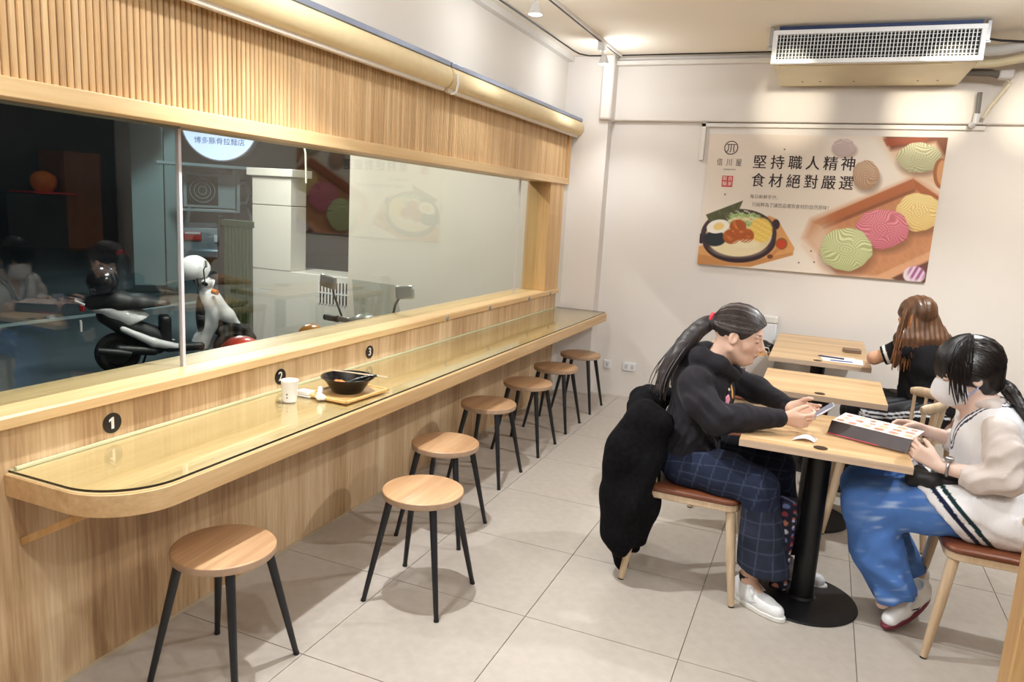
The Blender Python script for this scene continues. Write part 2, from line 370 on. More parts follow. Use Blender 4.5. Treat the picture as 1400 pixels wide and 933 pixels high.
# ------------------------------------------------------------------ air conditioner under the ceiling
ac = thing('air_conditioner', 'ceiling mounted air conditioner with white front grille over the poster', 'air conditioner', (.125, 5.3, 2.596))
M_ACB = mat('galvanised_cream', (214, 200, 164), .42, metal=.25, var=.05, vscale=4)
MB().box((-.585, .035, .0), (.585, .845, .20)).build('casing', M_ACB, ac, .003)
MB().box((-.55, .06, -.004), (.45, .80, .002)).build('bottom_panel', M_ACB, ac, .002)
for x in (-.42, -.3, -.08, .32, .44): MB().cyl((x, .62, -.007), (x, .62, -.002), .006, n=8).build('screw', M_BLACK, ac)
MB().box((-.57, .05, .205), (.58, .60, .243)).build('top_insulation', mat('dark_blue_insulation', (58, 70, 104), .7, var=.1), ac)
MB().box((-.598, -.02, .0), (.60, .025, .028)).box((-.598, -.02, .178), (.60, .025, .206)).box((-.598, -.02, .028), (-.568, .025, .178)).box((.570, -.02, .028), (.60, .025, .178)).build('grille_frame', M_WHITE, ac, .003)
MB().box((-.57, .022, .028), (.572, .028, .178)).build('dark_inside', M_BLACK, ac)
vane = MB().box((-.0026, -.010, .028), (.0026, .004, .178)).mesh('vane', M_WHITE, False)
for i in range(54): share('vane', vane, ac, (-.553+i*.0208, 0, 0))
hv = MB().box((-.568, .006, -.0016), (.570, .012, .0016)).mesh('louvre', M_WHITE, False)
for i in range(6): share('louvre', hv, ac, (0, 0, .045+i*.0235))
for x in (-.612, .612):
    MB().box((x-.012, .03, .12), (x+.012, .10, .235)).box((x-.02, .04, .11), (x+.02, .09, .125)).build('hanger', M_STEEL, ac, .002)
pp = thing('pipe_bundle', 'wrapped white refrigerant pipes beside the air conditioner', 'pipe', (.75, 5.6, 2.7))
MB().tube([(-.03, .1, .03), (.12, .1, .035), (.3, .05, .06), (.5, 0, .07), (1.2, -.05, .07)], .034, 12).build('wrapped_pipe', mat('wrap_tape', (196, 192, 186), .55, var=.05, bump=.2, bscale=40), pp)
MB().tube([(-.03, .2, -.03), (.12, .2, -.025), (.3, .15, .0), (.5, .1, .04), (1.2, .05, .05)], .026, 12).build('wrapped_pipe', mat('cream_tape', (220, 204, 168), .6, var=.05, bump=.2, bscale=40), pp)
MB().tube([(-.04, .02, .10), (.1, .02, .075), (.35, .0, .05), (.6, -.02, .1)], .007, 8).build('black_wire', M_BLACK, pp)
MB().tube([(-.05, .33, -.055), (.12, .34, -.06), (.17, .36, -.07)], .024, 12).build('grey_sleeve', mat('grey_foam_sleeve', (110, 102, 92), .8), pp)
MB().tube([(.17, .36, -.07), (.22, .38, -.08), (.25, .40, -.12), (.17, .46, -.26), (.14, .48, -.33)], .013, 10).build('drain_pipe', mat('cream_pvc', (226, 214, 188), .45), pp)
MB().tube([(.10, .50, -.16), (.105, .495, -.30)], .016, 10).build('grey_pipe', mat('grey_pvc', (120, 118, 114), .4), pp)
MB().tube([(.105, .495, -.30), (.10, .50, -.36), (.08, .53, -.375)], .02, 10).build('elbow', M_WHITE, pp)
MB().box((.17, .33, -.10), (.26, .40, -.04)).build('tape_joint', mat('clear_tape', (206, 200, 196), .3), pp, .01)
# wall outlets
for x, w, lab in ((-1.637, .06, 'narrow white wall outlet low on back wall beside the pillar'), (-1.439, .115, 'wide white wall outlet low on back wall, right of the narrow one')):
    t = thing('wall_outlet', lab, 'outlet', (x, YB-.004, .272))
    MB().box((-w/2, -.008, -.036), (w/2, .004, .036)).build('plate', M_WHITE, t, .003)
    for k in range(1 if w < .1 else 2):
        xx = 0 if w < .1 else (-.027+.054*k)
        MB().box((xx-.012, -.0105, -.018), (xx+.012, -.007, .018)).build('socket', mat('socket_grey', (196, 194, 194), .4) if 'socket_grey' not in MATS else MATS['socket_grey'], t)

# ================================================================== WINDOW COUNTER
ZT = .758; XF = -1.622; Y0 = 1.292; Y1 = 6.00
def counter_outline(ins=0., rad=.20, n=14):
    p = [(W+.001, Y0+ins)]
    cx, cy = XF-ins-rad, Y0+ins+rad
    for i in range(n+1):
        a = -PI/2 + (PI/2)*i/n; p.append((cx+rad*math.cos(a), cy+rad*math.sin(a)))
    p += [(XF-ins, Y1-ins*.5), (W+.001, Y1-ins*.5)]
    return p
ct = thing('window_counter', 'long oak bar counter with rounded near end along the window', 'counter', (0, 0, 0))
MB().prism(counter_outline(0), ZT-.075, ZT-.010).build('top', [M_APRON], ct, .002)
MB().prism(counter_outline(.004), ZT-.0105, ZT-.008).build('top_veneer', [M_COUNTER], ct)
gs = MB().prism(counter_outline(.012), ZT-.0075, ZT); gs.m = [0]*len(gs.f)
for k, f in enumerate(gs.f):
    if k >= 2: gs.m[k] = 1
gs.m[2+len(counter_outline())-1] = 2
gsh = gs.build('glass_sheet', [M_GTOP, M_GEDGE, M_GBACK], ct, smooth=False)
MB().box((W+.002, Y0+.03, ZT-.006), (W+.010, 5.94, ZT+.004)).build('rear_edge_bead', M_GBACK, ct)
for yy in (1.335, 3.3, 5.2):
    MB().prism([(W+.002, .515), (W+.002, .54), (-1.80, .684), (-1.755, .684)], yy-.011, yy+.011, 0, lambda x, y, z: (x, z, y)).build('bracket', M_OAKZ, ct, .002)
# numbered stickers
M_STK = mat('black_sticker', (26, 20, 20), .4, var=.05); M_LET = mat('white_letter', (245, 245, 245), .5)
for d, yy in (('1', 1.643), ('2', 2.456), ('3', 3.13)):
    t = thing('seat_number_sticker', {'1': 'round black number one sticker on oak wall nearest the camera', '2': 'round black number two sticker on oak wall behind the paper cup', '3': 'round black number three sticker on oak wall beyond the noodle bowl'}[d], 'sticker', (W+.001, yy, .812), group='seat numbers')
    MB().cyl((0, 0, 0), (.0015, 0, 0), .034, n=32).build('disc', M_STK, t)
    if d == '1':
        MB().prism([(-.0045, -.019), (.0055, -.019), (.0055, .020), (-.001, .020), (-.0125, .013), (-.0125, .005), (-.0045, .0095)], .0016, .0024, 0, lambda x, y, z: (z, x, y)).build('numeral', M_LET, t)
        continue
    o = text('numeral', d, .056, M_LET, (.002, 0, 0), (PI/2, 0, PI/2), t, offset=.0007)

# ================================================================== STOOLS
def make_stool():
    t = thing('round_stool', 'x', 'stool', group='round stools along the counter')
    MB().lathe([(.0, .420), (.155, .420), (.161, .424), (.1625, .430), (.1625, .4465)], 48).build('seat_edge', M_SEDGE, t)
    MB().lathe([(.1625, .4465), (.161, .4485), (.157, .45), (0.0005, .45)], 48).build('seat', M_STOOL, t)
    for sx in (-1, 1):
        for sy in (-1, 1):
            leg = MB().cyl((sx*.095, sy*.095, .421), (sx*.163, sy*.163, .008), .0155, .0095, 14).build('leg', M_BLKLEG, t)
            MB().cyl((sx*.163, sy*.163, .010), (sx*.1644, sy*.1644, 0), .0105, .0105, 12).build('foot_cap', M_BLACK, leg)
    return t
st = make_stool()
SPOTS = [((-1.672, 1.715), 6, 'round wooden stool with black legs, nearest the camera under counter end'),
         ((-1.362, 2.466), 1, 'round wooden stool standing out in the aisle, fully lit seat'),
         ((-1.567, 3.038), 3, 'round wooden stool just behind the one in the aisle'),
         ((-1.697, 3.818), 0, 'round wooden stool in mid row, fourth from the camera'),
         ((-1.70, 4.447), 0, 'round wooden stool in mid row, fifth from the camera'),
         ((-1.712, 5.032), 0, 'round wooden stool next to last before the back wall'),
         ((-1.715, 5.635), 0, 'round wooden stool at far counter end by the wall outlets')]
for i, ((x, y), r, lab) in enumerate(SPOTS):
    o = st if i == 0 else copy_tree(st)
    o.location = (x, y, 0); o.rotation_euler = (0, 0, math.radians(r)); o['label'] = lab

# ================================================================== TABLES
def table(x0, x1, y0, y1, cols, label):
    cx, cy = (x0+x1)/2, (y0+y1)/2
    t = thing('cafe_table', label, 'table', (cx, cy, 0), group='cafe tables')
    hx, hy = (x1-x0)/2, (y1-y0)/2
    MB().box((-hx, -hy, .716), (hx, hy, .7435)).build('edge_band', M_TEDGE, t, .001)
    MB().box((-hx+.0008, -hy+.0008, .7433), (hx-.0008, hy-.0008, .745)).build('table_top', M_TABLE, t, .0008)
    for dy in cols:
        MB().lathe([(.0, .0), (.222, .0), (.225, .003), (.222, .010), (.06, .018), (.05, .026), (0.0005, .026)], 48, (0, dy, 0)).build('base', M_BLACK, t)
        MB().cyl((0, dy, .02), (0, dy, .705), .046, n=28).build('column', M_BLACK, t)
        MB().box((-.17, dy-.03, .70), (.17, dy+.03, .717)).box((-.03, dy-.17, .70), (.03, dy+.17, .717)).build('spider', M_BLACK, t)
    gx, gy = -.01, -hy+.052
    MB().lathe([(.012, .7452), (.024, .7452), (.026, .7470), (.024, .7475), (.013, .7472)], 24, (gx, gy, 0)).build('cable_grommet', mat('bronze_grommet', (70, 50, 32), .35, metal=.7) if 'bronze_grommet' not in MATS else MATS['bronze_grommet'], t)
    return t
table(-.215, .392, 2.905, 3.505, (0.0,), 'square oak cafe table between the two women, nearest the camera')
table(-.222, .375, 3.90, 4.48, (0.0,), 'empty square oak cafe table in the middle of the row')
table(-.242, .352, 4.885, 6.02, (-.28, .28), 'oak cafe table against back wall with papers and wallet')

# ================================================================== CHAIRS  (built facing +x, seat centre at the origin)
def make_chair():
    t = thing('dining_chair', 'x', 'chair', group='spindle-back dining chairs')
    # seat frame and pad
    def rr(hx, hy, r, n=5, bx=0.):
        p = []
        for cx, cy, a0 in ((hx-r, hy-r, 0), (-hx+r, hy-r, PI/2), (-hx+r, -hy+r, PI), (hx-r, -hy+r, 1.5*PI)):
            for i in range(n+1): a = a0+PI/2*i/n; p.append((cx+r*math.cos(a), cy+r*math.sin(a)))
        return p
    MB().prism(rr(.220, .225, .05), .405, .437).build('seat_frame', M_BEECH, t, .004)
    vs = []; P = rr(.228, .232, .055, 6); n = len(P)
    mb = MB(); rings = []
    for s, z in ((.97, .434), (1., .440), (1., .450), (.975, .458), (.85, .462), (.5, .459), (.001, .457)):
        rings.append([(x*s, y*s, z - (.006*(1-s))) for x, y in P])
    vs = [q for r in rings for q in r]; fs = [tuple(range(n))[::-1]]
    for i in range(len(rings)-1):
        for j in range(n): fs.append((i*n+j, i*n+(j+1) % n, (i+1)*n+(j+1) % n, (i+1)*n+j))
    mb.add(vs, fs); mb.build('seat_pad', M_LEATH, t, angle=60)
    for sx, sy, ex, ey in ((.185, -.19, .235, -.222), (.185, .19, .235, .222), (-.185, -.18, -.235, -.215), (-.185, .18, -.235, .215)):
        leg = MB().tube([(sx, sy, .43), ((sx+ex)/2, (sy+ey)/2, .21), (ex, ey, .006)], [.021, .0195, .0135], 14).build('leg', M_BEECH, t)
        MB().cyl((ex, ey, .007), (ex*1.003, ey*1.003, 0), .0125, n=12).build('glide', M_BLACK, leg)
    # curved back rail and spindles
    rail = []; rr_ = []
    for i in range(25):
        a = math.radians(116 + 128*i/24)
        rail.append((-.02+.235*math.cos(a)*1.02, .262*math.sin(a), .715 + .03*math.cos(a+PI))); 
        rr_.append(.027 if 1 < i < 23 else (.024 if i in (1, 23) else .018))
    MB().tube(rail, rr_, 12, flat=.62, up=(0, 0, 1)).build('back_rail', M_BEECH, t)
    for k in range(8):
        i = .6 + k*22.8/7; q = Vector(rail[int(round(i))]); a = math.atan2(q.y, q.x)
        b = Vector((max(-.205, q.x*.9), q.y*.80, .43))
        MB().tube([b, (b+q)/2+Vector((-.004, 0, 0)), q], [.0095, .010, .0085], 10).build('spindle', M_BEECH, t)
    return t
ch = make_chair()
CH = [((-.412, 3.205), 0, 'beech spindle chair with brown seat under the woman in black hoodie'),
      ((.765, 3.185), PI, 'beech spindle chair with brown leather seat under the masked girl'),
      ((.40, 4.205), PI, 'empty beech chair tucked in at right of the middle table'),
      ((-.28, 4.19), 0, 'empty beech chair tucked in at left of the middle table'),
      ((-.36, 5.10), 0, 'empty beech chair at left of the back table, nearer one'),
      ((-.37, 5.65), 0, 'beech chair by the back wall holding the white paper bag'),
      ((.70, 4.86), PI+.25, 'beech chair under the brown-haired woman in black')]
for i, ((x, y), r, lab) in enumerate(CH):
    o = ch if i == 0 else copy_tree(ch)
    o.location = (x, y, 0); o.rotation_euler = (0, 0, r); o['label'] = lab
# wooden partition end at the right edge of the picture
pt = thing('wooden_partition', 'low oak partition end at the bottom right corner of the picture', 'partition', (1.18, 2.40, 0))

# ================================================================== SOFT SHAPES: distance field -> one continuous surface
class Field:
    def __init__(s, lo, hi, h):
        s.lo = np.array(lo, np.float32); s.h = h
        s.n = np.ceil((np.array(hi)-np.array(lo))/h).astype(int)+1
        s.d = np.full(s.n, .06, np.float32)
        s.ax = [s.lo[i]+h*np.arange(s.n[i], dtype=np.float32) for i in range(3)]
    def win(s, lo, hi):
        a = np.clip(np.floor((np.array(lo)-s.lo)/s.h).astype(int), 0, s.n-1); b = np.clip(np.ceil((np.array(hi)-s.lo)/s.h).astype(int)+1, 0, s.n)
        sl = tuple(slice(a[i], max(b[i], a[i])) for i in range(3))
        return sl, s.ax[0][sl[0]][:, None, None], s.ax[1][sl[1]][None, :, None], s.ax[2][sl[2]][None, None, :]
    def put(s, sl, e, k, sub=False):
        a = s.d[sl]
        if a.size == 0: return
        if sub:
            e = -e
            if k <= 0: s.d[sl] = np.maximum(a, e); return
            h = np.clip(.5-.5*(e-a)/k, 0, 1); s.d[sl] = e+(a-e)*h + k*h*(1-h); return
        if k <= 0: s.d[sl] = np.minimum(a, e); return
        h = np.clip(.5+.5*(e-a)/k, 0, 1); s.d[sl] = e+(a-e)*h - k*h*(1-h)
    def cone(s, a, b, ra, rb, k=.01, sub=False, sq=None):
        a = np.array(a, np.float32); b = np.array(b, np.float32); r = max(ra, rb)+.04+k
        sl, x, y, z = s.win(np.minimum(a, b)-r, np.maximum(a, b)+r)
        ab = b-a; L = max(float(ab@ab), 1e-9)
        t = np.clip(((x-a[0])*ab[0]+(y-a[1])*ab[1]+(z-a[2])*ab[2])/L, 0, 1)
        e = np.sqrt((x-a[0]-ab[0]*t)**2+(y-a[1]-ab[1]*t)**2+(z-a[2]-ab[2]*t)**2)-(ra+(rb-ra)*t)
        s.put(sl, e, k, sub); return s
    def chain(s, pts, rad, k=.01):
        for i in range(len(pts)-1): s.cone(pts[i], pts[i+1], rad[i], rad[i+1], k)
        return s
    def ell(s, c, r, R=None, k=.01, sub=False):
        c = np.array(c, np.float32); r = np.array(r, np.float32); m = r.max()+.04+k
        sl, x, y, z = s.win(c-m, c+m); x = x-c[0]; y = y-c[1]; z = z-c[2]
        if R is not None:
            R = np.array(R, np.float32)              # columns = local axes in world
            u = x*R[0, 0]+y*R[1, 0]+z*R[2, 0]; v = x*R[0, 1]+y*R[1, 1]+z*R[2, 1]; w = x*R[0, 2]+y*R[1, 2]+z*R[2, 2]
        else: u, v, w = x+0*y+0*z, y+0*x+0*z, z+0*x+0*y
        k0 = np.sqrt((u/r[0])**2+(v/r[1])**2+(w/r[2])**2); k1 = np.sqrt((u/r[0]**2)**2+(v/r[1]**2)**2+(w/r[2]**2)**2)+1e-6
        s.put(sl, k0*(k0-1)/k1, k, sub); return s
    def box(s, c, half, R=None, rnd=.01, k=.01, sub=False):
        c = np.array(c, np.float32); m = float(np.linalg.norm(half))+.04
        sl, x, y, z = s.win(c-m, c+m); x = x-c[0]; y = y-c[1]; z = z-c[2]
        R = np.eye(3) if R is None else np.array(R)
        q = [np.abs(x*R[0, i]+y*R[1, i]+z*R[2, i])-(half[i]-rnd) for i in range(3)]
        e = np.sqrt(sum(np.maximum(a, 0)**2 for a in q))+np.minimum(np.maximum(np.maximum(q[0], q[1]), q[2]), 0)-rnd
        s.put(sl, e, k, sub); return s
    def cut(s, p, n, k=.004, lo=None, hi=None):
        """remove everything on the side n points to, inside the window"""
        p = np.array(p, np.float32); n = np.array(n, np.float32); n = n/np.linalg.norm(n)
        lo = s.lo if lo is None else lo; hi = (s.lo+s.h*s.n) if hi is None else hi
        sl, x, y, z = s.win(lo, hi)
        e = -((x-p[0])*n[0]+(y-p[1])*n[1]+(z-p[2])*n[2])
        s.put(sl, e, k, True); return s
    def warp(s, fn):
        x, y, z = s.ax[0][:, None, None], s.ax[1][None, :, None], s.ax[2][None, None, :]
        m = np.abs(s.d) < .03
        idx = np.nonzero(m); s.d[idx] += fn(s.ax[0][idx[0]], s.ax[1][idx[1]], s.ax[2][idx[2]]).astype(np.float32); return s
    def surface(s):
        d = s.d; d[0] = d[-1] = .05; d[:, 0] = d[:, -1] = .05; d[:, :, 0] = d[:, :, -1] = .05
        neg = d < 0; nx, ny, nz = d.shape
        cnt = np.zeros((nx-1, ny-1, nz-1), np.uint8)
        for i in (0, 1):
            for j in (0, 1):
                for k in (0, 1): cnt += neg[i:nx-1+i, j:ny-1+j, k:nz-1+k]
        cells = np.argwhere((cnt > 0) & (cnt < 8)); ids = np.full(cnt.shape, -1, np.int32); ids[tuple(cells.T)] = np.arange(len(cells))
        co = [(i, j, k) for i in (0, 1) for j in (0, 1) for k in (0, 1)]
        val = np.stack([d[cells[:, 0]+i, cells[:, 1]+j, cells[:, 2]+k] for i, j, k in co], 1)
        acc = np.zeros((len(cells), 3)); c2 = np.zeros(len(cells))
        for a in range(8):
            for b in range(a+1, 8):
                df = np.array(co[b])-np.array(co[a])
                if np.abs(df).sum() != 1: continue
                m = (val[:, a] < 0) != (val[:, b] < 0)
                t = np.where(m, val[:, a]/(val[:, a]-val[:, b]+1e-12), 0)
                acc += np.where(m[:, None], np.array(co[a])+df*t[:, None], 0); c2 += m
        V = s.lo + s.h*(cells+acc/c2[:, None])
        F = []
        for ax in range(3):
            o1, o2 = (ax+1) % 3, (ax+2) % 3
            a = [slice(None)]*3; b = [slice(None)]*3; a[ax] = slice(0, -1); b[ax] = slice(1, None)
            e = np.argwhere(neg[tuple(a)] != neg[tuple(b)])
            if len(e) == 0: continue
            st_ = neg[tuple(e.T)]
            ok = (e[:, o1] > 0) & (e[:, o2] > 0) & (e[:, o1] < s.n[o1]-1) & (e[:, o2] < s.n[o2]-1); e = e[ok]; st_ = st_[ok]
            q = []
            for da, db in ((0, 0), (-1, 0), (-1, -1), (0, -1)):
                c = e.copy(); c[:, o1] += da; c[:, o2] += db; q.append(ids[tuple(c.T)])
            q = np.stack(q, 1); q[~st_] = q[~st_][:, ::-1]; F.append(q)
        return V, np.concatenate(F)
def relax(V, F, it=2, w=.5):
    e = np.concatenate([F[:, [0, 1]], F[:, [1, 2]], F[:, [2, 3]], F[:, [3, 0]]]); e = np.concatenate([e, e[:, ::-1]])
    deg = np.bincount(e[:, 0], minlength=len(V))[:, None]
    for _ in range(it):
        a = np.stack([np.bincount(e[:, 0], V[e[:, 1], i], len(V)) for i in range(3)], 1)/np.maximum(deg, 1)
        V = V+(a-V)*w
    return V
def np_mesh(name, V, F, mats, col=None, smooth=True):
    me = bpy.data.meshes.new(name); F = np.asarray(F, np.int32)
    me.vertices.add(len(V)); me.vertices.foreach_set('co', np.asarray(V, np.float32).ravel())
    k = F.shape[1]; me.loops.add(F.size); me.loops.foreach_set('vertex_index', F.ravel())
    me.polygons.add(len(F)); me.polygons.foreach_set('loop_start', np.arange(0, F.size, k, dtype=np.int32))
    me.update(calc_edges=True); me.validate()
    for m in (mats if isinstance(mats, (list, tuple)) else [mats]): me.materials.append(m)
    if smooth: me.polygons.foreach_set('use_smooth', [True]*len(me.polygons))
    if col is not None:
        a = me.color_attributes.new('Col', 'FLOAT_COLOR', 'POINT')
        c = np.ones((len(V), 4), np.float32); c[:, :3] = col; a.data.foreach_set('color', c.ravel())
    me.update(); return me
def lin(c): c = np.asarray(c, float)/255; return np.where(c <= .04045, c/12.92, ((c+.055)/1.055)**2.4)
def soft(fld, name, mats, parent, colfn=None, it=2, origin=None):
    V, F = fld.surface(); V = relax(V, F, it)
    col = None if colfn is None else colfn(V)
    P = Vector(parent.location) if parent is not None else Vector((0, 0, 0))
    o = bpy.data.objects.new(name, np_mesh(name, V-np.array(P), F, mats, col)); COL.objects.link(o)
    if parent is not None: o.parent = parent
    return o
def basis(f, u):
    f = np.array(f, float); f /= np.linalg.norm(f); u = np.array(u, float); u = u-f*(u@f); u /= np.linalg.norm(u)
    return np.stack([f, np.cross(u, f), u], 1)        # columns: forward, left, up
def wob(p, amp, fr, seed=0):
    x, y, z = p; r = np.random.default_rng(seed); o = 0
    for i in range(5):
        k = r.normal(size=3); k = k/np.linalg.norm(k)*fr*(1+.5*i); o = o+np.sin(x*k[0]+y*k[1]+z*k[2]+r.uniform(0, 6.28))/(1+.4*i)
    return amp*o/2.2
M_SKIN = vcol('skin', .55, bump=.08, bscale=400, spec=.35)
M_HAIR = mat('dark_hair', (26, 22, 22), .42, var=.5, vscale=30, stretch=(1, 1, .15), spec=.45)
SKIN = np.array((222, 182, 160)); SKINP = np.array((228, 196, 180))
def head(F, c, R, s=1.):
    """c = centre between the ears at eye height; R columns forward, left, up"""
    c = np.array(c); g = lambda x, y, z: c+R@(np.array((x, y, z))*s)
    E = lambda p, r, k=.02, sub=False: F.ell(g(*p), np.array(r)*s, R, k, sub)
    E((-.012, 0, .030), (.098, .076, .088)); E((.030, 0, -.030), (.062, .057, .084), .03); E((.045, 0, -.088), (.034, .030, .026), .03)
    for q in (-1, 1):
        E((.050, q*.034, -.028), (.026, .022, .022), .02); F.cone(g(.0, q*.052, -.055), g(.052, q*.018, -.098), .016*s, .014*s, .025)
        E((.088, q*.032, .006), (.016, .017, .010), .008, True); E((.076, q*.031, .003), (.014, .016, .011), .004)
        F.cone(g(.086, q*.014, .024), g(.076, q*.048, .022), .008*s, .006*s, .012)
        E((-.008, q*.076, -.006), (.020, .009, .032), .006); E((-.004, q*.084, -.004), (.011, .006, .019), .004, True)
        E((.096, q*.011, -.034), (.009, .008, .008), .006)
    F.cone(g(.090, 0, .010), g(.110, 0, -.028), .008*s, .0115*s, .010)
    E((.092, 0, -.056), (.010, .021, .0055), .005); E((.089, 0, -.066), (.010, .018, .0062), .005); E((.078, 0, -.090), (.014, .018, .012), .012)
def face_colour(V, base, c, R, s=1.):
    L = ((V-np.array(c))@R)/s; x, y, z = L.T; col = np.tile(lin(base), (len(V), 1))
    near = (np.abs(L).max(1) < .14)
    def mix(w, rgb): nonlocal col; w = (w*near)[:, None]; col = col*(1-w)+lin(rgb)*w
    ex = lambda cx, cy, cz, rx, ry, rz: np.clip(1.6-1.6*np.sqrt(((x-cx)/rx)**2+((np.abs(y)-cy)/ry)**2+((z-cz)/rz)**2), 0, 1)
    mix(.55*ex(.095, 0, -.061, .03, .026, .013), (190, 92, 88)); mix(.14*ex(.075, .045, -.035, .04, .03, .03), (226, 140, 120))
    mix(.85*ex(.085, .034, .030, .03, .024, .0055), (58, 44, 40)); mix(.9*ex(.086, .033, .0, .02, .019, .0040), (30, 22, 22))
    mix(.3*ex(.10, 0, -.035, .03, .02, .015), (206, 140, 116))
    return col
def hand(F, w, f, n, side, curl=(.5, .5, .5, .5), thumb=(.6, .3), s=.92, spread=.06):
    """w wrist, f forward, n palm normal (fingers curl towards n), side = +1 when the thumb lies on the left of (f, up=-n)"""
    w = np.array(w, float); f = np.array(f, float); f /= np.linalg.norm(f); n = np.array(n, float); n -= f*(n@f); n /= np.linalg.norm(n)
    t = np.cross(n, f)*side
    P = lambda a, b, c: w+s*(f*a+t*b+n*c)
    for b in (.026, .009, -.009, -.026): F.cone(P(.005, b*.55, 0), P(.082-.10*abs(b-.006), b, 0), .0135*s, .0115*s, .012)
    F.cone(P(.015, .02, .006), P(.05, .03, .006), .014*s, .012*s, .012)
    ln = ((.042, .026, .021), (.046, .029, .022), (.043, .027, .021), (.034, .021, .019))
    for i, b in enumerate((.027, .009, -.009, -.026)):
        p = P(.082-.10*abs(b-.006), b, 0); a = curl[i]*.55; d0 = f+t*spread*(1.2-i*.8)
        for q, L in enumerate(ln[i]):
            a += curl[i]*(.45 if q else 0.); dd = d0*math.cos(a)+n*math.sin(a); dd /= np.linalg.norm(dd)
            e = p+dd*L*s; F.cone(p, e, (.0090-.0008*q)*s, (.0084-.0010*q)*s, .0028); p = e; a += curl[i]*.45
    p = P(.022, .026, .004); a = thumb[0]
    for q, L in enumerate((.036, .030, .024)):
        dd = f*math.cos(a)+t*math.sin(a)+n*thumb[1]*(1+.5*q); dd /= np.linalg.norm(dd); e = p+dd*L*s
        F.cone(p, e, (.0125-.0016*q)*s, (.0110-.0014*q)*s, .005); p = e; a -= .22
def strands(name, lines, rad, mats, parent, n=5):
    mb = MB(); off = Vector(); q_ = parent
    while q_ is not None: off += q_.location; q_ = q_.parent
    for i, L in enumerate(lines):
        k = len(L); r = rad[i] if isinstance(rad, list) else rad
        mb.tube([Vector(p)-off for p in L], [r*(.6+.8*math.sin(PI*min(1, (j+.6)/k))) for j in range(k)], n, caps=True)
    return mb.build(name, mats, parent, angle=80)
def bez(p0, p1, p2, p3, n=12):
    p0, p1, p2, p3 = (np.array(p, float) for p in (p0, p1, p2, p3)); t = np.linspace(0, 1, n)[:, None]
    return p0*(1-t)**3+3*p1*t*(1-t)**2+3*p2*t*t*(1-t)+p3*t**3

# ================================================================== PEOPLE
def nz3(V, sc, seed=0):
    return wob((V[:, 0], V[:, 1], V[:, 2]), 1., sc, seed)
M_SHOEW = mat('white_shoe_leather', (232, 232, 232), .45, var=.04, vscale=30, bump=.1, bscale=200)
M_SOLEW = mat('white_rubber', (226, 224, 218), .5, var=.05, vscale=30)
M_LACE = mat('white_lace', (240, 240, 240), .7)
def shoe(name, heel, f, parent, pitch=0., sole_m=None, upper_m=None, L=.245, mark=None):
    """low sneaker: upper > sole, laces, mark; built toe along +x then turned"""
    o = bpy.data.objects.new(name, None)
    F = Field((-.03, -.07, -.01), (L+.03, .07, .13), .0042)
    F.chain([(.035, 0, .045), (.09, 0, .043), (.15, 0, .034), (L-.045, .002, .028)], [.036, .035, .036, .033], .02)
    F.cone((.018, 0, .07), (.075, 0, .07), .030, .030, .02); F.cone((.04, 0, .09), (.065, 0, .085), .032, .030, .02)
    F.cone((.05, 0, .14), (.055, 0, .085), .030, .024, .006, True)
    F.cut((0, 0, .016), (0, 0, -1))
    V, Q = F.surface(); V = relax(V, Q, 2)
    o = bpy.data.objects.new(name, np_mesh(name, V, Q, upper_m or M_SHOEW)); COL.objects.link(o); o.parent = parent
    R = Matrix.Rotation(math.atan2(f[1], f[0]), 4, 'Z') @ Matrix.Rotation(pitch, 4, 'Y')
    o.matrix_local = Matrix.Translation(Vector(heel)-Vector(parent.location)) @ R
    out = []
    for i in range(28):
        a = 2*PI*i/28; x = math.cos(a); wv = .037+.006*math.cos(a) - .004*math.cos(2*a)
        out.append((L/2-.004+(L/2+.004)*x*(1 if abs(x) < 1 else 1), wv*math.copysign(abs(math.sin(a))**.75, math.sin(a))))
    MB().prism(out, 0, .021).build('sole', sole_m or M_SOLEW, o, .004)
    mb = MB()
    for k in range(4):
        x = .105+.022*k; z = .083-.0105*k
        mb.tube([(x, -.026, z-.012), (x+.008, 0, z+.002), (x, .026, z-.012)], .0036, 6)
    mb.tube([(.10, -.01, .083), (.085, -.035, .088), (.11, -.045, .066), (.105, -.012, .084)], .0034, 6).tube([(.10, .01, .083), (.085, .035, .088), (.11, .045, .066), (.105, .012, .084)], .0034, 6)
    mb.build('laces', M_LACE, o)
    if mark:
        MB().tube([(.085, -.0385, .040), (.10, -.0385, .034), (.135, -.0375, .046)], [.001, .004, .001], 6).tube([(.085, .0385, .040), (.10, .0385, .034), (.135, .0375, .046)], [.001, .004, .001], 6).build('side_mark', mark, o)
    return o
def hair_lines(c, R, rad, starts, end, n=9, s=1.):
    out = []
    end = np.array(end, float)/np.array(rad); end /= np.linalg.norm(end)
    for u in starts:
        u = np.array(u, float)/np.array(rad); u /= np.linalg.norm(u)
        om = math.acos(np.clip(u@end, -1, 1)); L = []
        for t in np.linspace(0, 1, n):
            d = (math.sin((1-t)*om)*u+math.sin(t*om)*end)/max(math.sin(om), 1e-4); L.append(np.array(c)+R@(d*np.array(rad)*s))
        out.append(L)
    return out

